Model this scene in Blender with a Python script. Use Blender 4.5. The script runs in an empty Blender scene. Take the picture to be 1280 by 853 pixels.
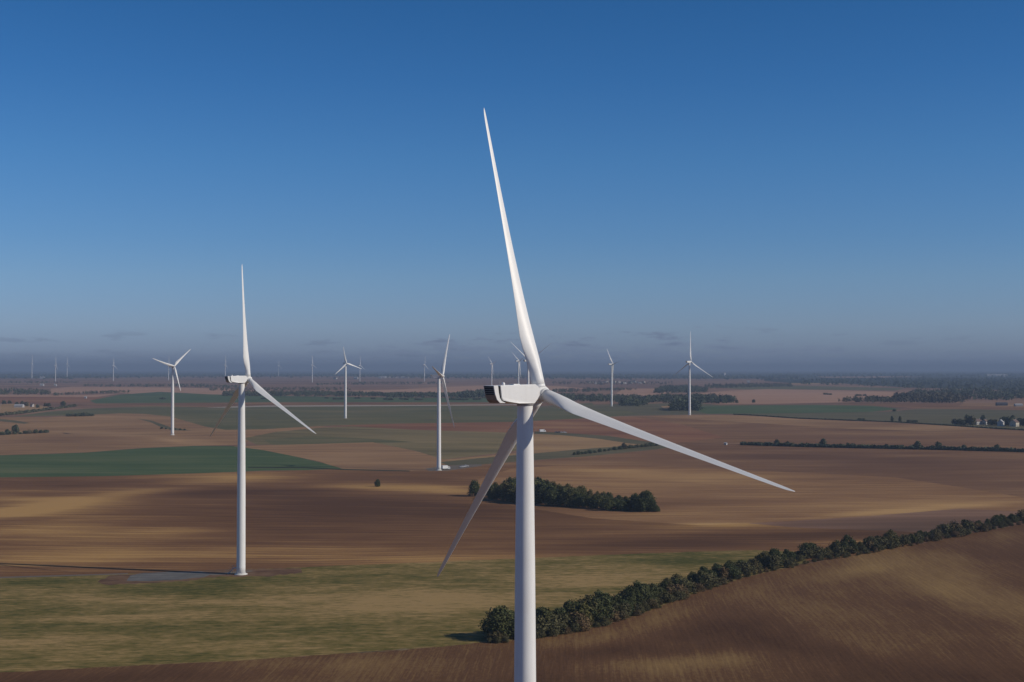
import bpy, bmesh, math, random
import numpy as np
from mathutils import Vector, Matrix
from mathutils.geometry import delaunay_2d_cdt

random.seed(7)
RNG = np.random.default_rng(7)
scene = bpy.context.scene
COL = scene.collection
R_ = math.radians

# ------------------------------------------------------------------ camera
F = 1700.0                      # focal length in photograph pixels (1280 wide)
EYE = 461.0                     # image row of the eye level
CX, CY = 640.0, 426.5
CAM_Z = 79.35
PITCH = math.atan((EYE - CY) / F)
cp, sp = math.cos(PITCH), math.sin(PITCH)
cam_d = bpy.data.cameras.new("camera")
cam = bpy.data.objects.new("camera", cam_d)
COL.objects.link(cam)
cam_d.sensor_width = 36.0
cam_d.lens = F / 1280.0 * 36.0
cam_d.clip_start = 0.5
cam_d.clip_end = 120000.0
cam.location = (0, 0, CAM_Z)
cam.rotation_euler = (math.pi / 2 + PITCH, 0, 0)
scene.camera = cam


def ray(px, py):
    a, b = (px - CX) / F, (CY - py) / F
    return a, cp - b * sp, sp + b * cp


def project(x, y, z):
    z = z - CAM_Z
    d = y * cp + z * sp
    u = -y * sp + z * cp
    return CX + F * x / d, CY - F * u / d


# ------------------------------------------------------------------ terrain
KY = [-1e6, 1000, 1250, 1488, 1900, 2438, 4000, 6500, 12000, 60000]
KZ = [0, 0, 2.6, 6.7, 12.0, 12.4, 15.0, 19.0, 21.0, 21.0]


def terrain(x, y):
    x = np.asarray(x, float)
    y = np.asarray(y, float)
    h = np.interp(y, KY, KZ)
    r = np.hypot(x, y)
    amp = np.clip((r - 420) / 500, 0, 1) * np.clip((9000 - r) / 5000, 0, 1)
    h = h + amp * (0.8 * np.sin(x / 71 + 1.3 + y / 210) * np.sin(y / 93 + .4) + 0.9 * np.sin(x / 143 - y / 260 + 2.0))
    h = h + 2.2 * np.exp(-((x - 175) / 95) ** 2 - ((y - 385) / 75) ** 2)
    # rounded rise left of the picture's centre
    h = h + 2.8 * np.exp(-((x + 470) / 210) ** 2 - ((y - 1640) / 190) ** 2)
    h = h + 1.6 * np.exp(-((x + 190) / 120) ** 2 - ((y - 790) / 110) ** 2)
    return h


_YS = np.concatenate([np.geomspace(90, 30000, 2600)])


def at(px, py):
    """ground point seen at a pixel of the photograph"""
    a, b, c = ray(px, py)
    ys = _YS
    t = ys / b
    g = CAM_Z + c * t - terrain(a * t, ys)
    k = np.argmax(g < 0)
    if g[k] >= 0:
        t1 = 30000 / b
        return Vector((a * t1, 30000, float(terrain(a * t1, 30000))))
    if k == 0:
        t1 = ys[0] / b
        return Vector((a * t1, ys[0], float(terrain(a * t1, ys[0]))))
    f = g[k - 1] / (g[k - 1] - g[k])
    y = ys[k - 1] + f * (ys[k] - ys[k - 1])
    t1 = y / b
    return Vector((a * t1, y, float(terrain(a * t1, y))))


def pxm(p):
    """photograph pixels per metre at a point"""
    return F / (p[1] * cp + (p[2] - CAM_Z) * sp)


# ------------------------------------------------------------------ tagging
def tag(o, label=None, cat=None, group=None, kind=None):
    if label: o["label"] = label
    if cat: o["category"] = cat
    if group: o["group"] = group
    if kind: o["kind"] = kind
    return o


def link(o, parent=None):
    COL.objects.link(o)
    if parent is not None: o.parent = parent
    return o


def thing(name, label, cat, loc=(0, 0, 0), rz=0.0, group=None, scale=None):
    o = bpy.data.objects.new(name, None)
    o.empty_display_size = 1.0
    link(o)
    o.location = loc
    o.rotation_euler = (0, 0, rz)
    if scale: o.scale = scale if hasattr(scale, "__len__") else (scale,) * 3
    return tag(o, label, cat, group)


def part(name, me, parent, loc=None, rot=None):
    o = bpy.data.objects.new(name, me)
    link(o, parent)
    if loc: o.location = loc
    if rot: o.rotation_euler = rot
    return o


def mesh_np(name, v, f, mats, attr=None, smooth=False, fmat=None):
    me = bpy.data.meshes.new(name)
    v = np.asarray(v, np.float32)
    f = np.asarray(f, np.int32)
    n, k = f.shape
    me.vertices.add(len(v))
    me.vertices.foreach_set("co", v.ravel())
    me.loops.add(n * k)
    me.loops.foreach_set("vertex_index", f.ravel())
    me.polygons.add(n)
    me.polygons.foreach_set("loop_start", np.arange(0, n * k, k, dtype=np.int32))
    if fmat is not None: me.polygons.foreach_set("material_index", np.asarray(fmat, np.int32))
    if attr:
        for an, arr in attr.items():
            a = me.attributes.new(an, 'FLOAT', 'POINT')
            a.data.foreach_set("value", np.asarray(arr, np.float32))
    for m in (mats if isinstance(mats, (list, tuple)) else [mats]): me.materials.append(m)
    me.update(calc_edges=True)
    me.polygons.foreach_set("use_smooth", np.full(n, smooth))
    me.validate()
    return me


class MB:
    """collects boxes, prisms, lathes and tubes into one mesh"""
    def __init__(s): s.bm = bmesh.new()

    def box(s, x0, x1, y0, y1, z0, z1, mi=0, bev=0.0):
        b = bmesh.new()
        vs = [b.verts.new(p) for p in ((x0, y0, z0), (x1, y0, z0), (x1, y1, z0), (x0, y1, z0), (x0, y0, z1), (x1, y0, z1), (x1, y1, z1), (x0, y1, z1))]
        for q in ((3, 2, 1, 0), (4, 5, 6, 7), (0, 1, 5, 4), (1, 2, 6, 5), (2, 3, 7, 6), (3, 0, 4, 7)): b.faces.new([vs[i] for i in q])
        s._merge(b, mi, bev)
        return s

    def prism(s, prof, hw, mi=0, bev=0.0):
        """profile in xz extruded in y, half width hw(x) (number or function)"""
        b = bmesh.new()
        g = hw if callable(hw) else (lambda x: hw)
        A = [b.verts.new((x, -g(x), z)) for x, z in prof]
        B = [b.verts.new((x, g(x), z)) for x, z in prof]
        n = len(prof)
        b.faces.new(A)
        b.faces.new(B[::-1])
        for i in range(n): b.faces.new((A[(i + 1) % n], A[i], B[i], B[(i + 1) % n]))
        bmesh.ops.recalc_face_normals(b, faces=b.faces)
        s._merge(b, mi, bev)
        return s

    def lathe(s, prof, seg=32, axis='Z', mi=0):
        """(radius, height) pairs"""
        b = bmesh.new()
        rings = []
        for r, h in prof:
            ring = []
            for k in range(seg):
                t = 2 * math.pi * k / seg
                c, d = max(r, 1e-4) * math.cos(t), max(r, 1e-4) * math.sin(t)
                ring.append(b.verts.new((c, d, h) if axis == 'Z' else (h, c, d)))
            rings.append(ring)
        for A, B in zip(rings[:-1], rings[1:]):
            for k in range(seg):
                b.faces.new((A[k], A[(k + 1) % seg], B[(k + 1) % seg], B[k]))
        b.faces.new(rings[0][::-1]); b.faces.new(rings[-1])
        bmesh.ops.recalc_face_normals(b, faces=b.faces)
        for f in b.faces: f.smooth = len(f.verts) == 4
        s._merge(b, mi, 0)
        return s

    def tube(s, p, q, r0, r1, seg=7, mi=0):
        b = bmesh.new()
        p, q = Vector(p), Vector(q)
        d = (q - p).normalized()
        u = d.orthogonal().normalized(); w = d.cross(u)
        A, B = [], []
        for k in range(seg):
            t = 2 * math.pi * k / seg
            o = u * math.cos(t) + w * math.sin(t)
            A.append(b.verts.new(p + o * r0)); B.append(b.verts.new(q + o * r1))
        for k in range(seg): b.faces.new((A[k], A[(k + 1) % seg], B[(k + 1) % seg], B[k])).smooth = True
        b.faces.new(A[::-1]); b.faces.new(B)
        s._merge(b, mi, 0)
        return s

    def _merge(s, b, mi, bev):
        if bev > 0: bmesh.ops.bevel(b, geom=list(b.edges), offset=bev, segments=2, affect='EDGES', profile=.6)
        for f in b.faces: f.material_index = mi
        me = bpy.data.meshes.new("tmp"); b.to_mesh(me); b.free()
        s.bm.from_mesh(me); bpy.data.meshes.remove(me)

    def mesh(s, name, *mats):
        me = bpy.data.meshes.new(name)
        s.bm.to_mesh(me); s.bm.free()
        for m in mats: me.materials.append(m)
        return me


# ------------------------------------------------------------------ materials
def new_mat(name):
    m = bpy.data.materials.new(name); m.use_nodes = True
    nt = m.node_tree
    return m, nt, nt.nodes["Principled BSDF"]


def N(nt, typ, **kw):
    n = nt.nodes.new(typ)
    for k, v in kw.items(): setattr(n, k, v)
    return n


def mixc(nt, fac, a, b, blend='MIX'):
    n = N(nt, 'ShaderNodeMix', data_type='RGBA', blend_type=blend)
    for s, v in ((n.inputs[0], fac), (n.inputs[6], a), (n.inputs[7], b)):
        if isinstance(v, bpy.types.NodeSocket): nt.links.new(v, s)
        elif hasattr(v, "__len__"): s.default_value = (*v, 1) if len(v) == 3 else v
        else: s.default_value = v
    return n.outputs[2]


def math_n(nt, op, a, b=0.0, clamp=False):
    n = N(nt, 'ShaderNodeMath', operation=op, use_clamp=clamp)
    for s, v in zip(n.inputs, (a, b)):
        if isinstance(v, bpy.types.NodeSocket): nt.links.new(v, s)
        else: s.default_value = v
    return n.outputs[0]


def rng_n(nt, v, a, b, c=0.0, d=1.0):
    n = N(nt, 'ShaderNodeMapRange')
    nt.links.new(v, n.inputs[0])
    for i, q in enumerate((a, b, c, d)): n.inputs[i + 1].default_value = q
    return n.outputs[0]


def noise(nt, vec, scale, detail=3.0, rough=.55):
    n = N(nt, 'ShaderNodeTexNoise')
    n.inputs['Scale'].default_value = scale
    n.inputs['Detail'].default_value = detail
    n.inputs['Roughness'].default_value = rough
    if vec is not None: nt.links.new(vec, n.inputs['Vector'])
    return n.outputs[0]


def plain(name, c, rough=.6, spec=.3, var=.12, scale=1.5, metal=0.0):
    m, nt, p = new_mat(name)
    tc = N(nt, 'ShaderNodeTexCoord')
    nz = noise(nt, tc.outputs['Object'], scale, 4)
    f = rng_n(nt, nz, .3, .7)
    lo = tuple(x * (1 - var) for x in c); hi = tuple(min(.9, x * (1 + var)) for x in c)
    nt.links.new(mixc(nt, f, lo, hi), p.inputs['Base Color'])
    p.inputs['Roughness'].default_value = rough
    p.inputs['Specular IOR Level'].default_value = spec
    p.inputs['Metallic'].default_value = metal
    return m


def field_mat(name, dark, mid, light, rows=(1.0, 0.0), across=9.0, along=260.0, patch=130.0, contrast=1.0, fine=.5, bump=0.0, wig=0.0, pw=1.5, sw=1.5, sw2=.75, drill=0.0, period=6.0):
    """soil or crop: large patches, streaks along the rows, fine grain; the mesh attribute 'tone' holds paler and darker soil"""
    m, nt, p = new_mat(name)
    g = N(nt, 'ShaderNodeNewGeometry')
    ang = math.atan2(rows[1], rows[0])
    mp = N(nt, 'ShaderNodeMapping'); nt.links.new(g.outputs['Position'], mp.inputs[0])
    mp.inputs['Rotation'].default_value = (0, 0, -ang)
    mp.inputs['Location'].default_value = (random.uniform(0, 900), random.uniform(0, 900), 0)
    fl = N(nt, 'ShaderNodeVectorMath', operation='MULTIPLY'); nt.links.new(mp.outputs[0], fl.inputs[0]); fl.inputs[1].default_value = (1, 1, 0)
    base = fl.outputs[0]
    if wig > 0:      # rows that drift
        wn = N(nt, 'ShaderNodeTexNoise'); wn.inputs['Scale'].default_value = 1 / 170; wn.inputs['Detail'].default_value = 1.0
        nt.links.new(base, wn.inputs['Vector'])
        wv = N(nt, 'ShaderNodeVectorMath', operation='MULTIPLY_ADD'); nt.links.new(wn.outputs['Color'], wv.inputs[0])
        wv.inputs[1].default_value = (wig, wig, 0); nt.links.new(base, wv.inputs[2])
        base = wv.outputs[0]

    def scaled(sx, sy):
        v = N(nt, 'ShaderNodeVectorMath', operation='MULTIPLY'); nt.links.new(base, v.inputs[0]); v.inputs[1].default_value = (1 / sx, 1 / sy, 1)
        return v.outputs[0]
    big = noise(nt, scaled(patch * 1.6, patch * .8), 1.0, 3, .55)
    st = noise(nt, scaled(along, across), 1.0, 3, .6)
    st2 = noise(nt, scaled(along * .35, across * .28), 1.0, 2, .6)
    gr = noise(nt, scaled(2.2, 1.1), 1.0, 3, .7)
    v = math_n(nt, 'MULTIPLY', math_n(nt, 'SUBTRACT', big, .5), pw * contrast)
    v = math_n(nt, 'ADD', v, math_n(nt, 'MULTIPLY', math_n(nt, 'SUBTRACT', st, .5), sw * contrast))
    v = math_n(nt, 'ADD', v, math_n(nt, 'MULTIPLY', math_n(nt, 'SUBTRACT', st2, .5), sw2 * contrast))
    v = math_n(nt, 'ADD', v, math_n(nt, 'MULTIPLY', math_n(nt, 'SUBTRACT', gr, .5), fine))
    if drill > 0:       # parallel drill and wheel lines along the rows, fading in and out
        for per, am in ((period, 1.0), (period * 4.3, .45)):
            wv_ = N(nt, 'ShaderNodeTexWave', wave_type='BANDS', bands_direction='Y', wave_profile='SIN')
            wv_.inputs['Scale'].default_value = .3142
            wv_.inputs['Distortion'].default_value = .8; wv_.inputs['Detail'].default_value = 2.0; wv_.inputs['Detail Scale'].default_value = .15
            nt.links.new(scaled(per * 6, per), wv_.inputs['Vector'])
            ln = math_n(nt, 'MULTIPLY', math_n(nt, 'SUBTRACT', wv_.outputs['Fac'], .5), drill * am)
            v = math_n(nt, 'ADD', v, math_n(nt, 'MULTIPLY', ln, rng_n(nt, st, .35, .6)))
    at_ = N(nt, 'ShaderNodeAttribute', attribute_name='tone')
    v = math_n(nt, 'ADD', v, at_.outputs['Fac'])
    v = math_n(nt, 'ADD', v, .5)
    cr = N(nt, 'ShaderNodeValToRGB'); nt.links.new(v, cr.inputs[0])
    e = cr.color_ramp.elements
    e[0].position = .1; e[0].color = (*dark, 1)
    e[1].position = 1.0; e[1].color = (*light, 1)
    k = e.new(.5); k.color = (*mid, 1)
    nt.links.new(cr.outputs[0], p.inputs['Base Color'])
    p.inputs['Roughness'].default_value = .95
    p.inputs['Specular IOR Level'].default_value = .08
    if bump > 0:
        bp = N(nt, 'ShaderNodeBump'); bp.inputs['Strength'].default_value = .6; bp.inputs['Distance'].default_value = bump
        hsum = math_n(nt, 'ADD', math_n(nt, 'MULTIPLY', gr, .6), st2)
        nt.links.new(hsum, bp.inputs['Height']); nt.links.new(bp.outputs[0], p.inputs['Normal'])
    return m


def leaf_mat(name, dark, light, alt, spread=.25):
    m, nt, p = new_mat(name)
    a = N(nt, 'ShaderNodeAttribute', attribute_name='tint')
    oi = N(nt, 'ShaderNodeObjectInfo')
    c = mixc(nt, a.outputs['Fac'], dark, light)
    f = rng_n(nt, oi.outputs['Random'], 1 - spread, 1.0)
    c = mixc(nt, math_n(nt, 'MULTIPLY', f, .8), c, alt)
    nt.links.new(c, p.inputs['Base Color'])
    p.inputs['Roughness'].default_value = .75
    p.inputs['Specular IOR Level'].default_value = .15
    return m


M = {}
# turbine paint: pale grey white with faint weather streaks down the tower
m, nt, p = new_mat("white_paint")
tc = N(nt, 'ShaderNodeTexCoord')
mp = N(nt, 'ShaderNodeMapping'); nt.links.new(tc.outputs['Object'], mp.inputs[0]); mp.inputs['Scale'].default_value = (1.2, 1.2, .12)
f1 = rng_n(nt, noise(nt, mp.outputs[0], 1.0, 5, .6), .35, .75)
f2 = rng_n(nt, noise(nt, tc.outputs['Object'], .35, 3), .4, .7)
c = mixc(nt, f1, (.80, .80, .79), (.73, .73, .72))
c = mixc(nt, math_n(nt, 'MULTIPLY', f2, .35), c, (.70, .69, .67))
nt.links.new(c, p.inputs['Base Color'])
p.inputs['Roughness'].default_value = .42
p.inputs['Specular IOR Level'].default_value = .35
M['white'] = m
M['seam'] = plain("seam_grey", (.42, .42, .42), .6)
M['dark'] = plain("dark_grille", (.03, .03, .033), .7, .2)
M['slat'] = plain("slat_grey", (.30, .29, .27), .6)
M['beige'] = plain("rear_panel", (.30, .24, .19), .7)
M['concrete'] = plain("concrete", (.62, .61, .58), .85, .2, .15, 2.0)
M['steel'] = plain("galvanised_steel", (.38, .39, .40), .45, .4)
M['bark'] = plain("bark", (.10, .075, .055), .9, .1, .3, 3)
M['bark_pale'] = plain("pale_bark", (.30, .27, .23), .9, .1, .3, 3)
M['wall_white'] = plain("white_render", (.46, .45, .44), .8, .2, .06)
M['wall_cream'] = plain("cream_render", (.50, .45, .36), .8, .2, .08)
M['roof_tile'] = plain("roof_tile", (.15, .105, .09), .85, .15, .25)
M['roof_grey'] = plain("roof_grey", (.36, .36, .37), .6, .3, .12)
M['roof_dark'] = plain("roof_dark", (.07, .07, .085), .6, .3, .15)
M['glass'] = plain("window_glass", (.04, .05, .06), .12, .6)
M['van_paint'] = plain("van_white", (.80, .80, .80), .3, .5, .03)
M['car_dark'] = plain("car_dark", (.03, .03, .035), .3, .5, .05)
M['car_silver'] = plain("car_silver", (.55, .56, .58), .3, .5, .05)
M['tyre'] = plain("tyre_rubber", (.02, .02, .02), .9, .1)
M['rim'] = plain("wheel_rim", (.45, .45, .46), .4, .4)
M['lamp'] = plain("lamp_glass", (.5, .45, .4), .2, .5)
M['leaf'] = leaf_mat("dark_green_leaves", (.046, .058, .022), (.088, .100, .038), (.125, .112, .038), .35)
M['leaf2'] = leaf_mat("mid_green_leaves", (.050, .058, .022), (.098, .104, .040), (.140, .112, .044), .4)
M['leaf_bush'] = leaf_mat("hedge_bush_leaves", (.066, .062, .028), (.125, .112, .052), (.165, .100, .052), .4)
M['leaf_wood'] = leaf_mat("far_wood_leaves", (0.050, 0.062, 0.039), (0.112, 0.130, 0.073), (0.135, 0.112, 0.068), .3)
M['leaf_wood2'] = leaf_mat("autumn_wood_leaves", (0.050, 0.046, 0.033), (0.127, 0.110, 0.072), (0.132, 0.088, 0.055), .3)

# soils and crops
SOIL = dict(dark=(0.103, 0.050, 0.024), mid=(0.198, 0.100, 0.045), light=(0.463, 0.273, 0.099))
M['plain'] = field_mat("plain_soil", (0.121, 0.073, 0.049), (0.224, 0.128, 0.084), (0.363, 0.234, 0.143), (1, .05), 40, 500, 420, .8, .2)
M['soil_G'] = field_mat("ploughed_band_soil", **SOIL, rows=(1, -.03), across=7, along=130, patch=90, contrast=.72, fine=.3, wig=24, sw2=1.0, drill=.13, period=7.0, sw=.95)
M['soil_H'] = field_mat("tan_worked_soil", (0.140, 0.071, 0.034), (0.260, 0.139, 0.066), (0.493, 0.300, 0.126), rows=(1, -.12), across=8, along=130, patch=110, contrast=.66, fine=.3, wig=40, sw2=1.0, drill=.11, period=7.5, sw=.95)
M['soil_HD'] = field_mat("brown_worked_soil", (0.117, 0.059, 0.033), (0.200, 0.107, 0.057), (0.376, 0.227, 0.106), rows=(1, -.05), across=10, along=160, patch=130, contrast=.7, fine=.3, wig=40, drill=.15, period=9.0, sw=1.0)
M['soil_N'] = field_mat("foreground_soil", (0.073, 0.035, 0.017), (0.134, 0.068, 0.032), (0.290, 0.183, 0.072), rows=(.07, 1), across=1.7, along=34, patch=42, contrast=.62, fine=.5, bump=.07, wig=16, pw=1.25, sw=.62, sw2=.75, drill=.09, period=1.9)
M['soil_hill'] = field_mat("hill_soil", (0.160, 0.086, 0.050), (0.287, 0.169, 0.086), (0.445, 0.277, 0.144), rows=(1, .1), across=14, along=200, patch=170, contrast=.7, fine=.2, wig=60, drill=.12, period=14, sw=1.0)
M['soil_red'] = field_mat("red_soil", (0.141, 0.064, 0.036), (0.238, 0.112, 0.062), (0.359, 0.209, 0.103), rows=(1, .0), across=14, along=200, patch=170, contrast=.7, fine=.2, wig=40)
M['soil_pink'] = field_mat("pink_stubble", (0.296, 0.169, 0.109), (0.408, 0.239, 0.156), (0.494, 0.315, 0.209), rows=(1, .0), across=25, along=300, patch=240, contrast=.6, fine=.15, wig=40)
M['soil_tan'] = field_mat("tan_stubble", (0.210, 0.125, 0.067), (0.333, 0.208, 0.103), (0.469, 0.307, 0.153), rows=(1, .05), across=9, along=160, patch=140, contrast=.7, fine=.25, wig=40)
M['verge'] = field_mat("dry_verge_grass", (.085, .065, .035), (.15, .11, .062), (.33, .26, .16), rows=(1, 1), across=3, along=9, patch=16, contrast=1.1, fine=.8)
M['olive'] = field_mat("olive_stubble", (0.114, 0.097, 0.046), (0.192, 0.153, 0.074), (0.281, 0.209, 0.106), rows=(1, -.25), across=9, along=220, patch=120, contrast=.9, fine=.2, wig=30, drill=.3, period=12)
M['olive_dk'] = field_mat("olive_grass", (.075, .075, .042), (.120, .108, .060), (.19, .155, .09), rows=(1, .0), across=9, along=150, patch=120, contrast=.8, fine=.25)
M['green'] = field_mat("winter_crop", (0.049, 0.081, 0.036), (0.076, 0.113, 0.048), (0.137, 0.149, 0.071), rows=(1, .02), across=12, along=160, patch=120, contrast=.75, fine=.2, wig=30, drill=.22, period=12)
M['green2'] = field_mat("pale_crop", (0.084, 0.090, 0.045), (0.122, 0.118, 0.056), (0.216, 0.163, 0.085), rows=(1, .02), across=16, along=200, patch=150, contrast=.8, fine=.2, wig=30)
M['grass'] = field_mat("patchy_grass", (0.072, 0.074, 0.016), (0.175, 0.134, 0.041), (0.360, 0.242, 0.101), rows=(1, .035), across=7, along=13, patch=30, contrast=.80, fine=.75, wig=10, pw=1.3, sw=1.25, sw2=1.6, drill=.16, period=5.5)
M['gravel'] = field_mat("grey_gravel", (.095, .092, .088), (.140, .136, .130), (.23, .22, .20), rows=(1, .1), across=3, along=14, patch=10, contrast=.8, fine=.5)
M['track'] = field_mat("pale_track", (.26, .225, .19), (.36, .31, .26), (.44, .39, .33), rows=(1, 0), across=3, along=60, patch=40, contrast=.5, fine=.2)
M['track_dk'] = field_mat("earth_track", (.11, .095, .080), (.16, .135, .112), (.23, .20, .165), rows=(1, 0), across=3, along=60, patch=40, contrast=.5, fine=.2)
M['bare'] = field_mat("bare_red_earth", (.10, .055, .033), (.165, .098, .058), (.26, .175, .105), rows=(1, .05), across=3, along=14, patch=14, contrast=1.0, fine=.7)
M['floor'] = field_mat("wood_floor", (.022, .028, .018), (.032, .038, .024), (.05, .052, .034), rows=(1, 0), across=60, along=600, patch=300, contrast=.8, fine=.2)

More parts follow.
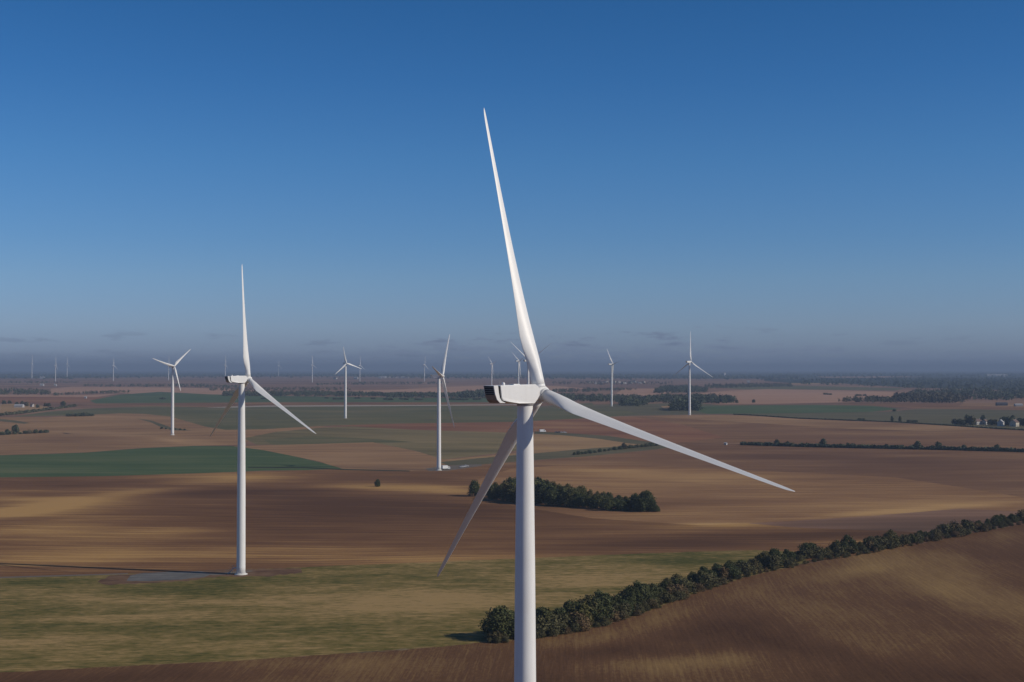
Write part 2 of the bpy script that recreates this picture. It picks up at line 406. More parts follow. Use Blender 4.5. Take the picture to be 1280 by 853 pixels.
# ------------------------------------------------------------------ the fields (outlines found on the ground)
HEDGE = [(605, 803), (640, 801), (680, 797), (720, 790), (760, 780), (800, 768), (860, 745), (930, 722), (1000, 706), (1080, 693), (1150, 680), (1220, 666), (1280, 655), (1420, 632), (1800, 590)]
FIELDS = [
    ('distant_plain', 'floor', [(-700, 463), (2000, 463), (2000, 474), (900, 473.6), (640, 472), (420, 470.5), (200, 471), (60, 473), (-700, 473)]),
    ('wood_floor', 'floor', [(955, 474), (2000, 472), (2000, 490), (1260, 488), (1130, 484.5), (1060, 480), (990, 479), (955, 476.5)]),
    ('stubble_strip', 'soil_pink', [(1020, 471.2), (1100, 470.7), (1160, 471.2), (1100, 472.2), (1030, 472.2)]),
    ('stubble_strip', 'soil_tan', [(985, 479.2), (1035, 478.9), (1060, 479.6), (1010, 480.6), (985, 480.6)]),
    ('far_field', 'green2', [(880, 483.5), (960, 481.5), (1010, 482.5), (1130, 485.5), (1120, 488.5), (1000, 487), (930, 487)]),
    ('pink_field', 'soil_pink', [(875, 492), (905, 489), (960, 486.5), (1060, 488.5), (1150, 491), (1150, 497), (1060, 503), (960, 505), (900, 505)]),
    ('pink_field', 'soil_pink', [(62, 492), (64, 486), (90, 483.6), (160, 484), (240, 485), (300, 487), (330, 490), (265, 494), (200, 494), (150, 491.5), (110, 491)]),
    ('pink_field', 'soil_pink', [(560, 483.5), (640, 481), (700, 483), (735, 486), (700, 489), (610, 491), (450, 491), (440, 488.5), (500, 487)]),
    ('pink_field', 'soil_pink', [(770, 492), (780, 486), (830, 486), (835, 491), (820, 495.5), (780, 496)]),
    ('pink_field', 'soil_pink', [(-700, 493.5), (40, 493.5), (110, 494), (152, 492.3), (120, 496.5), (40, 496), (-700, 495.5)]),
    ('red_field', 'soil_red', [(-700, 495.5), (40, 496), (130, 496.5), (122, 503), (60, 504.5), (-700, 504.5)]),
    ('tan_strip', 'soil_tan', [(-700, 504.5), (40, 505), (62, 509), (30, 515), (-10, 518), (-700, 520)]),
    ('green_field', 'green', [(112, 501), (150, 493.5), (200, 490), (260, 493), (330, 495), (480, 497), (640, 498), (690, 500), (690, 503), (330, 503), (120, 504.5)]),
    ('brown_strip', 'soil_HD', [(100, 505), (330, 503), (690, 503), (690, 507), (330, 507), (260, 510), (120, 508)]),
    ('grass_strip', 'olive_dk', [(635, 512), (690, 507), (800, 505), (872, 504), (920, 509), (925, 517.5), (860, 518.5), (790, 520), (700, 521), (640, 526)]),
    ('pale_field', 'soil_tan', [(826, 508), (845, 507), (850, 513), (830, 511)]),
    ('green_field', 'green2', [(690, 506), (740, 504), (745, 508), (700, 510)]),
    ('green_field', 'green2', [(15, 521), (60, 515), (110, 511), (190, 508), (265, 509.5), (330, 508), (470, 507.5), (640, 507.5), (700, 511), (780, 513), (800, 518), (740, 523), (640, 528), (500, 530), (400, 533), (330, 537), (280, 537.5), (255, 534), (235, 528), (210, 522), (170, 518), (120, 519.5)]),
    ('road', 'track', [(255, 509.8), (290, 508.2), (330, 507.1), (460, 506.5), (560, 506.2), (650, 505.4), (650, 506.2), (560, 507.3), (460, 508.0), (330, 508.7), (290, 509.8)]),
    ('hill_field', 'soil_hill', [(-700, 523), (0, 521.5), (60, 522), (120, 518.2), (150, 516.8), (180, 517.5), (212, 521), (236, 527.5), (257, 533.5), (282, 537.5), (330, 536.8), (400, 532.6), (420, 536), (330, 545), (300, 556), (240, 557.5), (180, 560), (110, 565.5), (0, 569), (-700, 580)]),
    ('red_field', 'soil_red', [(400, 532.8), (500, 529.6), (640, 527.6), (745, 522.5), (790, 521), (850, 530), (905, 547), (830, 556), (760, 548), (668, 542), (600, 540), (520, 538), (440, 533.5)]),
    ('olive_field', 'olive', [(305, 548), (345, 540), (400, 535), (440, 533.2), (520, 537.6), (640, 541), (668, 544), (668, 560), (630, 566), (555, 574.5), (500, 560), (466, 553.5), (364, 556.5), (320, 556)]),
    ('green_strip', 'green2', [(330, 550), (390, 545), (470, 549), (520, 553), (466, 553.6), (390, 556), (340, 556)]),
    ('tan_field', 'soil_tan', [(664, 543), (700, 543.5), (760, 549), (828, 556), (760, 560), (664, 566)]),
    ('brown_field', 'soil_hill', [(285, 558), (364, 556), (466, 553), (520, 564), (556, 575), (560, 580), (548, 587), (500, 589.5), (425, 587), (400, 577), (345, 566)]),
    ('grass_track', 'olive_dk', [(668, 539.5), (700, 541), (760, 545), (800, 551), (850, 557), (845, 559), (790, 555), (750, 549), (700, 544), (668, 542.5)]),
    ('grass_strip', 'olive_dk', [(550, 578), (580, 574.5), (640, 569.5), (740, 560.5), (800, 556.5), (855, 556.5), (820, 562), (740, 570), (660, 576), (600, 581), (560, 582)]),
    ('stubble_strip', 'soil_tan', [(553, 575), (600, 570.5), (668, 565), (760, 558.5), (668, 567), (600, 572.8), (560, 577)]),
    ('brown_field', 'soil_HD', [(600, 581), (660, 576.5), (740, 570), (820, 562.5), (860, 556), (930, 555), (1030, 560), (1280, 566), (2000, 582), (2000, 660), (1280, 622), (1200, 609), (1120, 597), (1024, 592), (930, 588), (860, 585), (768, 581.5), (700, 582), (640, 586)]),
    ('brown_field', 'soil_HD', [(790, 521), (860, 519.5), (930, 521), (1000, 525), (1100, 528.5), (1240, 537), (2000, 560), (2000, 582), (1280, 566), (1030, 560), (925, 554), (860, 556), (830, 556), (905, 547), (850, 530)]),
    ('tan_strip', 'soil_hill', [(800, 520.5), (860, 518.8), (930, 519.6), (1000, 524), (1100, 528), (1200, 533), (1240, 536.5), (1160, 539), (1060, 536), (960, 530), (860, 524)]),
    ('olive_field', 'olive_dk', [(920, 518), (960, 516), (1110, 515), (1150, 511), (1280, 513), (2000, 518), (2000, 545), (1280, 536.5), (1190, 532.5), (1100, 527.5), (1000, 523)]),
    ('brown_strip', 'soil_HD', [(1040, 504.8), (1200, 505), (1280, 508), (2000, 508), (2000, 518), (1280, 513), (1150, 511), (1110, 508)]),
    ('tan_strip', 'soil_hill', [(1198, 508), (1206, 504), (1290, 503.6), (1500, 504), (1500, 508), (1260, 508.5)]),
    ('green_field', 'green', [(872, 508.5), (905, 507), (1024, 506.2), (1090, 507.5), (1128, 511.5), (1090, 515), (960, 517), (885, 517.5), (870, 514)]),
    ('green_field', 'green', [(-700, 578), (0, 569.3), (60, 567.7), (110, 565.7), (180, 560.3), (240, 557.7), (290, 557.7), (330, 563), (370, 571), (402, 578.5), (428, 586), (380, 588), (330, 588.5), (290, 590.3), (240, 592), (130, 595.5), (0, 597), (-700, 604)]),
    ('ploughed_field', 'soil_G', [(-700, 604), (0, 597), (130, 595.6), (240, 592), (290, 590.4), (380, 588), (428, 586.3), (500, 589.5), (548, 587.5), (600, 582), (660, 584), (690, 606), (760, 640), (860, 648), (1000, 660), (1120, 664), (1200, 669), (1100, 690), (1000, 705), (945, 688), (760, 694), (640, 699), (400, 708.5), (310, 712.5), (130, 718.5), (0, 722), (-700, 735)]),
    ('tan_field', 'soil_H', [(640, 586), (700, 582), (768, 581.5), (860, 585), (930, 588), (1024, 592), (1120, 597), (1200, 609), (1280, 622), (2000, 665), (2000, 580), (1420, 630), (1280, 652), (1220, 663), (1130, 652), (1000, 656), (880, 662), (800, 655), (740, 652), (640, 634), (560, 622), (590, 600)][:13] + [(1280, 640), (1200, 636), (1090, 645), (980, 652), (880, 657), (800, 652), (740, 648), (640, 632), (585, 620), (596, 600)]),
    ('grass_field', 'grass', [(-700, 735), (0, 722), (130, 718.3), (310, 712.3), (400, 708.3), (640, 698.7), (760, 693.7), (860, 690), (945, 687.8), (1000, 690), (1010, 704), (930, 722), (860, 745), (800, 768), (760, 780), (720, 790), (680, 797), (640, 801), (605, 803), (560, 808), (430, 817), (300, 826), (130, 834), (0, 841), (-700, 880)]),
    ('foreground_field', 'soil_N', [(-700, 880), (0, 841), (130, 834), (300, 826), (430, 817), (560, 808)] + HEDGE + [(1900, 700), (2000, 1500), (-700, 1500)]),
    ('verge', 'verge', [(430, 817), (560, 807.5)] + [(x, y + 0.5) for x, y in HEDGE] + [(x, y + 2.4 - 1.2 * i / 14) for i, (x, y) in reversed(list(enumerate(HEDGE)))] + [(560, 808.6), (430, 817.6)]),
    ('bare_earth', 'bare', [(122, 727), (140, 719), (200, 716), (268, 712.5), (340, 710.8), (376, 711), (378, 716), (330, 721), (272, 721), (235, 726), (170, 730), (130, 731)]),
    ('track', 'track_dk', [(-700, 733), (0, 721.2), (160, 716.6), (160, 718), (0, 723), (-700, 736)]),
    ('gravel_pad', 'gravel', [(158, 726.5), (163, 719.5), (180, 716.4), (215, 714.8), (252, 714.4), (266, 717.4), (256, 721.5), (225, 724.8), (190, 726.4)]),
    ('track', 'track_dk', [(262, 717.6), (290, 715), (312, 713.2), (318, 714), (300, 717), (264, 719.4)]),
    ('track', 'track_dk', [(532, 586), (548, 583.5), (580, 581), (602, 580.6), (602, 582.6), (585, 585), (560, 588.5), (536, 589)]),
    ('field_ditch', 'olive_dk', [(170, 523), (190, 526), (204, 531), (214, 534.5), (240, 538.5), (215, 538), (200, 533.5), (188, 528)]),
    ('field_ditch', 'floor', [(310, 584), (380, 584), (434, 586.6), (512, 588.4), (512, 589.6), (434, 588), (380, 585.4), (310, 585.2)]),
    ('field_ditch', 'olive_dk', [(-100, 524), (0, 524), (20, 526), (38, 529), (30, 530), (0, 526.5), (-100, 526)]),
]

# paler crests and darker hollows of the soil: (px, py, half width, half height, slope, amount)
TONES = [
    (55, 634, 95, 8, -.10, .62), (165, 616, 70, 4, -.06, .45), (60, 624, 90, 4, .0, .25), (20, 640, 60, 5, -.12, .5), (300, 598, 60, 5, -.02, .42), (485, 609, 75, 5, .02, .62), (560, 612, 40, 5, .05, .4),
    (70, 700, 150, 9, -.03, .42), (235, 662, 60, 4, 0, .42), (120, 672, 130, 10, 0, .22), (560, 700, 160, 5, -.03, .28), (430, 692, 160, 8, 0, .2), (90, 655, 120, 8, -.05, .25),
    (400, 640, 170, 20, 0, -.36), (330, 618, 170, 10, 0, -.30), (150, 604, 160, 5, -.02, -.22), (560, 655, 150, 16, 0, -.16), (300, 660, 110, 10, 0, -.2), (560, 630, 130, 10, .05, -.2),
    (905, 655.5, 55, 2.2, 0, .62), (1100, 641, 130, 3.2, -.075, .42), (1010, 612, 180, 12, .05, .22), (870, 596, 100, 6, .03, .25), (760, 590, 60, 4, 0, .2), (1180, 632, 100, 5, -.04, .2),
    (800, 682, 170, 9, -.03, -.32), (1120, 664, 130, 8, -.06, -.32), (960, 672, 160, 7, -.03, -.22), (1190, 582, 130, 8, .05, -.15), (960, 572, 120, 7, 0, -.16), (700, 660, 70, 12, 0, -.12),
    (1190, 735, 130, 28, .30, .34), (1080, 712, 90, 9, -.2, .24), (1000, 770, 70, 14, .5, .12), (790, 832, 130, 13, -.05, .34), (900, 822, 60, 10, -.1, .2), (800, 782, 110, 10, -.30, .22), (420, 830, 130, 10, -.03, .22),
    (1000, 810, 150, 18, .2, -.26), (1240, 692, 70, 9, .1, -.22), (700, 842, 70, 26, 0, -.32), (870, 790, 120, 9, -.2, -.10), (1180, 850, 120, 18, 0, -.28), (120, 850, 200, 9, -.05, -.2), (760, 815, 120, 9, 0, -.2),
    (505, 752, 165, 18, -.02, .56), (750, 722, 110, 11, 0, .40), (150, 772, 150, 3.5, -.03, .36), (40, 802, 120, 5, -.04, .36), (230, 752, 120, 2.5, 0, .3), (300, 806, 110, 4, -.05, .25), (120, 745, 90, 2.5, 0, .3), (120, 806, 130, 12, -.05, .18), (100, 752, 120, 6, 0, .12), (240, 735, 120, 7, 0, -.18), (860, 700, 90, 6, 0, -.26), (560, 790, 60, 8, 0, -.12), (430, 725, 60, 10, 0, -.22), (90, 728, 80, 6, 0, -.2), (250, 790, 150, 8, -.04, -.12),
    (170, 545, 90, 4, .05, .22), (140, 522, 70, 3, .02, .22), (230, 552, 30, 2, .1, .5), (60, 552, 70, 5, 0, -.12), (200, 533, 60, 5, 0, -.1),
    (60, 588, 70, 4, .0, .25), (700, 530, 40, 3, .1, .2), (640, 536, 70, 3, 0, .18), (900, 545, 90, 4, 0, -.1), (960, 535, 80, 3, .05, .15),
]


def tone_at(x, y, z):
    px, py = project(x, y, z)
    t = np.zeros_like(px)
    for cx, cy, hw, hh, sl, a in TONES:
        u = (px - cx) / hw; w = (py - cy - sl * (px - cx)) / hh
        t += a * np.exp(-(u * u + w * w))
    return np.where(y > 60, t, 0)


def densify(poly, step=22.0, jit=0.0):
    out = []
    gj = random.Random(int(poly[0][0] * 7 + len(poly)))
    n = len(poly)
    for i in range(n):
        a, b = poly[i], poly[(i + 1) % n]
        p0, p3 = poly[i - 1], poly[(i + 2) % n]
        k = max(1, int(math.hypot(b[0] - a[0], (b[1] - a[1]) * 4) / step))
        k = min(k, 60 if jit else 24)
        for j in range(k):
            t = j / k
            ok = jit if -60 < a[0] < 1340 else 0.0
            out.append((a[0] + (b[0] - a[0]) * t, a[1] + (b[1] - a[1]) * t + ok * gj.uniform(-1, 1)))
    return out


def chaikin(poly):
    out = []
    n = len(poly)
    for i in range(n):
        a, b = poly[i], poly[(i + 1) % n]
        out.append((.8 * a[0] + .2 * b[0], .8 * a[1] + .2 * b[1]))
        out.append((.2 * a[0] + .8 * b[0], .2 * a[1] + .8 * b[1]))
    return out


SC = 1000.0
verts2 = []
faces_in = []
for nm, mk, poly in FIELDS:
    pts = densify(poly, *{'foreground_field': (7, .55), 'verge': (6, .7), 'bare_earth': (5, .8), 'gravel_pad': (6, .35), 'grass_field': (9, .35)}.get(nm, (22, 0.0)))
    idx = []
    for px, py in pts:
        q = at(px, max(py, 464.6))
        idx.append(len(verts2)); verts2.append((q.x / SC, q.y / SC))
    area = sum(verts2[a][0] * verts2[b][1] - verts2[b][0] * verts2[a][1] for a, b in zip(idx, idx[1:] + idx[:1]))
    faces_in.append(idx if area > 0 else idx[::-1])
# grid: dense where the camera looks, sparse elsewhere
rr = [150.0]
while rr[-1] < 31500:
    r = rr[-1]
    rr.append(r * (1.009 if r < 1100 else 1.02 if r < 3500 else 1.06))
for i, r in enumerate(rr):
    n = 74 if r < 2500 else 50
    for k in range(n):
        t = -0.48 + .96 * (k + .5 * (i % 2)) / (n - 1)
        verts2.append((r * math.sin(t) / SC, r * math.cos(t) / SC))
for r in (40, 90, 150, 300, 600, 1200, 2400, 5000, 10000, 20000, 32000):
    for k in range(40):
        t = 2 * math.pi * k / 40
        tt = (t + math.pi) % (2 * math.pi) - math.pi
        if abs(tt) < .5 and r >= 150 and r < 31000: continue
        verts2.append((r * math.sin(t) / SC, r * math.cos(t) / SC))
ov, oe, of, _, _, ofaces = delaunay_2d_cdt([Vector(v) for v in verts2], [], faces_in, 0, 1e-7)
GV = np.array([(v.x * SC, v.y * SC) for v in ov])
GZ = terrain(GV[:, 0], GV[:, 1])
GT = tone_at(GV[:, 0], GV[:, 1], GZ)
eps = 1.0
nx = -(terrain(GV[:, 0] + eps, GV[:, 1]) - terrain(GV[:, 0] - eps, GV[:, 1])) / 2
ny = -(terrain(GV[:, 0], GV[:, 1] + eps) - terrain(GV[:, 0], GV[:, 1] - eps)) / 2
GN = np.stack([nx, ny, np.ones_like(nx)], 1)
GN /= np.linalg.norm(GN, axis=1)[:, None]
owner = np.array([max(o) if len(o) else -1 for o in ofaces])
OF = np.array([list(f) for f in of if len(f) == 3], np.int32)
assert len(OF) == len(owner)
for k in range(-1, len(FIELDS)):
    sel = OF[owner == k]
    if not len(sel): continue
    a = GV[sel]
    cr_ = (a[:, 1, 0] - a[:, 0, 0]) * (a[:, 2, 1] - a[:, 0, 1]) - (a[:, 1, 1] - a[:, 0, 1]) * (a[:, 2, 0] - a[:, 0, 0])
    sel = np.where(cr_[:, None] > 0, sel, sel[:, ::-1])
    u, inv = np.unique(sel, return_inverse=True)
    fl = inv.reshape(sel.shape)
    nm, mk = ('ground', 'plain') if k < 0 else FIELDS[k][:2]
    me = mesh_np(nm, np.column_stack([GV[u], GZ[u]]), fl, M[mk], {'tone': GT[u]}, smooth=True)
    me.normals_split_custom_set_from_vertices(GN[u].tolist())
    tag(link(bpy.data.objects.new(nm, me)), kind='structure')

# ------------------------------------------------------------------ wind turbines
HUB, RAD, OVER = 75.3, 45.0, 2.94
TILT, CONE = R_(5.28), R_(3.39)


def blade_mesh():
    st = [(.025, 1.9, 1.0), (.045, 1.9, 1.0), (.075, 1.98, .93), (.11, 2.35, .70), (.15, 2.75, .50), (.195, 2.9, .38), (.25, 2.58, .31), (.32, 2.25, .27), (.40, 1.93, .245), (.50, 1.60, .22), (.60, 1.34, .20), (.70, 1.11, .19), (.80, .90, .18), (.88, .74, .17), (.94, .62, .165), (.975, .48, .16), (.992, .26, .16), (1.0, .07, .16)]
    n = 26
    th = [2 * math.pi * k / n for k in range(n)]
    V, Fc = [], []
    for q, ch, tk in st:
        w = min(1, max(0, (q - .05) / .13)); w = w * w * (3 - 2 * w)       # circle -> aerofoil
        tw = 13 * max(0, 1 - q / .75) ** 1.6
        p = R_(77 + tw)
        le = Vector((math.sin(p), math.cos(p), 0)); nn = Vector((math.cos(p), -math.sin(p), 0))
        ax = .5 + (.31 - .5) * w
        z = q * RAD * math.cos(CONE)
        xo = RAD * math.sin(CONE) * (.72 * q + .28 * q * q)
        for t in th:
            x = .5 * (1 - math.cos(t))
            yc = .5 * math.sin(t)
            yt = 5 * (.2969 * math.sqrt(x) - .126 * x - .3516 * x * x + .2843 * x ** 3 - .1036 * x ** 4)
            ya = tk * yt * (1 if math.sin(t) >= 0 else -.72) + .04 * w * 4 * x * (1 - x)
            y = yc * (1 - w) * max(tk, .8) + ya * w
            c = le * ((ax - x) * ch) + nn * (y * ch)
            V.append((c.x + xo, c.y, z))
    m_ = len(st)
    for i in range(m_ - 1):
        for k in range(n):
            a, b = i * n + k, i * n + (k + 1) % n
            Fc.append((a, b, b + n, a + n))
    me = mesh_np("blade", V, Fc, M['white'], smooth=True)
    bm = bmesh.new(); bm.from_mesh(me)
    bm.verts.ensure_lookup_table()
    bm.faces.new([bm.verts[k] for k in range(n)][::-1]); bm.faces.new([bm.verts[(m_ - 1) * n + k] for k in range(n)])
    bmesh.ops.recalc_face_normals(bm, faces=bm.faces)
    bm.to_mesh(me); bm.free()
    return me


def hw_main(x): return 1.12 + .30 * min(1, max(0, (x + 6.9) / 4.0))


TOWER_PROF = [(1.72, .25), (1.70, 3), (1.66, 15), (1.60, 33), (1.45, 51), (1.27, 65), (1.13, HUB - 1.6), (1.13, HUB - 1.3)]
TM = {}
TM['tower'] = MB().lathe(TOWER_PROF, 56).mesh("tower", M['white'])
TM['collar'] = MB().lathe([(2.5, -.4), (2.5, .22), (2.35, .3), (1.9, .3), (1.86, .55), (1.75, .55)], 40).mesh("foundation_collar", M['concrete'])
TM['door'] = MB().box(-.55, .55, -.05, .05, 0, 2.3, 0, .02).box(-.42, .42, -.075, -.05, 1.5, 1.9, 1).mesh("door", M['seam'], M['dark'])
st_ = MB().box(-.9, .9, -1.5, 0, 2.3, 2.42)
for k in range(9): st_.box(-.5, .5, -1.5 - .28 * (k + 1), -1.5 - .28 * k, 2.3 - .26 * (k + 1), 2.36 - .26 * (k + 1))
for sx in (-.5, .5):
    st_.tube((sx, -1.5, 2.3), (sx, -4.1, 0), .05, .05); st_.tube((sx, -1.5, 3.4), (sx, -4.1, 1.0), .03, .03); st_.tube((sx, -1.5, 2.3), (sx, -1.5, 3.4), .03, .03); st_.tube((sx, -4.1, 0), (sx, -4.1, 1.0), .03, .03)
for sx in (-.88, .88): st_.tube((sx, -1.45, 2.4), (sx, -1.45, 0), .05, .05); st_.tube((sx, -1.45, 2.4), (sx, -1.45, 3.5), .03, .03); st_.tube((sx, -.1, 3.5), (sx, -1.45, 3.5), .03, .03)
TM['stair'] = st_.mesh("entry_stair", M['steel'])
# nacelle: x along the rotor axis, z relative to the hub
body = [(-5.67, 1.21), (.85, 1.34), (1.35, 1.0), (1.62, .55), (1.62, -.2), (1.2, -.85), (.6, -1.44), (-2.3, -1.40), (-4.2, -1.14), (-5.15, -.92), (-5.42, -.55)]
TM['nacelle'] = MB().prism(body, hw_main, 0, .07).mesh("nacelle", M['white'])
shell = [(-6.88, 1.19), (-6.12, 1.21), (-5.98, .2), (-5.80, -.55), (-5.45, -1.0), (-4.75, -1.27), (-5.75, -1.27), (-6.28, -.80), (-6.62, 0)]
TM['rear_shell'] = MB().prism(shell, lambda x: hw_main(x) + .03, 0, .03).mesh("rear_shell", M['white'])
core = [(-6.93, 1.12), (-5.3, 1.12), (-5.0, -.7), (-4.2, -1.02), (-4.5, -1.16), (-5.72, -1.14), (-6.33, -.78), (-6.67, 0)]
TM['core'] = MB().prism(core, 1.0, 0, 0).mesh("cooler_housing", M['dark'])
gr_ = MB()
for k in range(4):
    z = .90 - k * .28; xr = -6.93 + (1.12 - z) * .23
    gr_.box(xr - .05, xr + .08, -1.02, 1.02, z - .03, z + .03, 0)
TM['grille'] = gr_.mesh("vent_grille", M['slat'])
TM['rear_panel'] = MB().prism([(-6.69, -.12), (-6.42, -.12), (-6.1, -.8), (-5.7, -1.15), (-5.80, -1.30), (-6.36, -.83)], 1.06, 0, .02).mesh("rear_panel", M['beige'])
TM['mast'] = MB().lathe([(.22, 1.15), (.24, 1.45), (.17, 1.62), (.02, 1.68)], 14).mesh("beacon_lamp", M['van_paint'])
TM['hatch'] = MB().box(-2.6, -1.4, -.5, .5, 1.25, 1.40, 0, .04).mesh("roof_hatch", M['white'])
TM['anemometer'] = MB().tube((-4.4, .5, 1.1), (-4.4, .5, 2.0), .025, .02).tube((-4.4, .3, 2.0), (-4.4, .7, 2.0), .02, .02).mesh("anemometer", M['steel'])
TM['yaw'] = MB().lathe([(1.2, -1.75), (1.22, -1.40), (1.1, -1.25)], 40).mesh("yaw_ring", M['seam'])
TM['spinner'] = MB().lathe([(.5, -1.2), (.8, -1.15), (1.0, -.85), (1.12, -.3), (1.12, .35), (1.0, .9), (.72, 1.3), (.36, 1.52), (.02, 1.6)], 36, 'X').mesh("hub", M['white'])
TM['bearing'] = MB().lathe([(.85, 1.4), (.85, 2.35)], 32, 'X').mesh("bearing_collar", M['seam'])
TM['root_ring'] = MB().lathe([(.96, .8), (1.0, .84), (1.0, 1.16), (.96, 1.2)], 32).mesh("blade_root_ring", M['white'])
TM['blade'] = blade_mesh()


def turbine(base, hub_z, yaw, phi, label, rscale=1.0, near=False, group='wind turbines of the wind farm', pitch=0.0):
    t = thing('wind_turbine', label, 'wind turbine', (base[0], base[1], base[2]), yaw, group)
    H = hub_z - base[2]
    tw = part('tower', TM['tower'], t); tw.scale = (1, 1, H / HUB)
    tz = H - HUB
    part('foundation_collar', TM['collar'], t)
    if near:
        a = R_(160) - yaw
        dr = part('door', TM['door'], t, (1.70 * math.cos(a), 1.70 * math.sin(a), 2.45), (0, 0, a + math.pi / 2))
        part('entry_stair', TM['stair'], t, (1.72 * math.cos(a), 1.72 * math.sin(a), 0), (0, 0, a + math.pi / 2))
    nc = part('nacelle', TM['nacelle'], t, (0, 0, H))
    part('rear_shell', TM['rear_shell'], nc)
    part('cooler_housing', TM['core'], nc)
    part('rear_panel', TM['rear_panel'], nc)
    part('vent_grille', TM['grille'], nc)
    part('yaw_ring', TM['yaw'], nc)
    part('bearing_collar', TM['bearing'], nc)
    if near:
        part('beacon_lamp', TM['mast'], nc, (-4.75, -.75, 0))
        part('roof_hatch', TM['hatch'], nc); part('anemometer', TM['anemometer'], nc)
    hb = part('hub', TM['spinner'], t, (OVER, 0, H), (phi, -TILT, 0))
    for k in range(3):
        b = part('blade', TM['blade'], hb); b.rotation_mode = 'ZYX'; b.rotation_euler = (k * 2 * math.pi / 3, 0, pitch); b.scale = (1, 1, rscale)
        if near: part('blade_root_ring', TM['root_ring'], hb, None, (k * 2 * math.pi / 3, 0, 0))
    return t


def hub_point(px, py, depth):
    a, b, c = ray(px, py)
    return Vector((a * depth, b * depth, CAM_Z + c * depth))


def base_from_hub(h, yaw):
    x, y = h.x - OVER * math.cos(yaw), h.y - OVER * math.sin(yaw)
    return (x, y, float(terrain(x, y)))


# the two near ones, placed by their hubs
YM = R_(40.56)
h = hub_point(675.18, 491.82, 199.5)
turbine(base_from_hub(h, YM), h.z, YM, R_(-14.38), 'biggest white wind turbine, in front, its tower running off the bottom edge', near=True, pitch=R_(4))
YL = R_(42.46)
h = hub_point(310.42, 474.12, 529.36)
turbine(base_from_hub(h, YL), h.z, YL, R_(-2.57), 'white wind turbine standing beside the grey gravel pad at left', near=True, pitch=R_(9))

# the others: tower px, base py, hub py, yaw, phase, rotor scale, label
FAR = [
    (548.6, 588, 470.5, -10, -40, 1.0, 'white wind turbine with the white truck parked at its foot'),
    (215.5, 544, 458, -46, 77, .62, 'wind turbine on the rounded brown rise at left, two blades raised in a V'),
    (431.8, 523, 454.5, -60, 16, .52, 'wind turbine standing in the green field just below the pale road'),
    (862, 519, 452.5, 41, 1, .97, 'rightmost wind turbine, beside a dark clump of trees'),
    (764.6, 508, 455.5, 22, -42, .85, 'wind turbine at the end of a dark wood, between the biggest and the rightmost turbine'),
    (660.2, 527, 451, 40, -58, 1.0, 'wind turbine hidden behind the biggest one, two blade tips showing beside its raised blade'),
    (648, 495, 451.5, 36, -56, .80, 'small distant wind turbine rising straight behind the biggest nacelle, blades in a Y'),
    (614.6, 484, 455, 30, -52, .85, 'small distant wind turbine just left of the biggest nacelle, above its vents'),
    (530.5, 477, 456, 35, 10, .9, 'small distant wind turbine just left of the one with the truck'),
    (449.8, 477.5, 457, 41, 2, 1.0, 'small distant wind turbine right of the one in the green field'),
    (390.3, 478, 456.5, 30, -8, 1.0, 'small distant wind turbine between the gravel pad turbine and the green field one'),
    (281.5, 476, 456.5, 20, -4, 1.0, 'small distant wind turbine just behind the vents of the gravel pad turbine'),
    (210.6, 475.5, 456, 30, 1, 1.0, 'small distant wind turbine close behind the one on the rounded rise'),
    (141.6, 476.5, 457, 41, 0, 1.0, 'clearest of the small distant wind turbines at far left, a blade straight up'),
    (83.8, 472.6, 455.5, 35, 4, 1.0, 'faint wind turbine, third from the left on the skyline'),
    (69.2, 476.8, 457, 25, 0, 1.0, 'distant wind turbine, second from the left on the skyline'),
    (39.8, 473, 454.5, 20, 2, 1.0, 'leftmost faint wind turbine on the skyline'),
    (348, 470.4, 457, 40, 5, 1.0, 'faintest wind turbine on the skyline, right of the gravel pad turbine'),
]
for px, by, hy, yw, ph, rs, lab in FAR:
    b = at(px, by)
    s = (by - hy) / pxm(b) / HUB          # keep the height seen
    ht = turbine(tuple(b), b.z + HUB, R_(yw), R_(ph), lab, rs, pitch=R_({215.5: 62, 431.8: 60}.get(px, 0)))
    ht.scale = (s, s, s)

# ------------------------------------------------------------------ trees and bushes
def leaf_cloud(centres, radii, n, size, seed, squash=(1, 1, 1), shell=.62):
    """n little leaf-clump quads spread through ellipsoid lobes"""
    g = np.random.default_rng(seed)
    c = np.asarray(centres, float); r = np.asarray(radii, float)
    w = r ** 2; w = w / w.sum()
    k = g.choice(len(c), n, p=w)
    d = g.normal(size=(n, 3)); d /= np.linalg.norm(d, axis=1)[:, None]
    rad = (shell + (1 - shell) * g.random(n)) ** .7 * (1 + .20 * g.normal(size=n))
    p = c[k] + d * (r[k] * rad)[:, None] * np.asarray(squash)
    nrm = d + .75 * g.normal(size=(n, 3)); nrm /= np.linalg.norm(nrm, axis=1)[:, None]
    up = g.normal(size=(n, 3))
    u = np.cross(nrm, up); u /= np.linalg.norm(u, axis=1)[:, None]
    v = np.cross(nrm, u)
    s = size * (.6 + .8 * g.random(n))[:, None]
    q = np.stack([p - u * s - v * s * .5, p + u * s * .35 - v * s * .8, p + u * s + v * s * .45, p - u * s * .3 + v * s * .9], 1)
    tint = np.clip(.30 + .22 * g.normal(size=n) + .30 * g.random(len(c))[k], 0, 1)
    return q.reshape(-1, 3), np.arange(n * 4).reshape(n, 4), np.repeat(tint, 4)


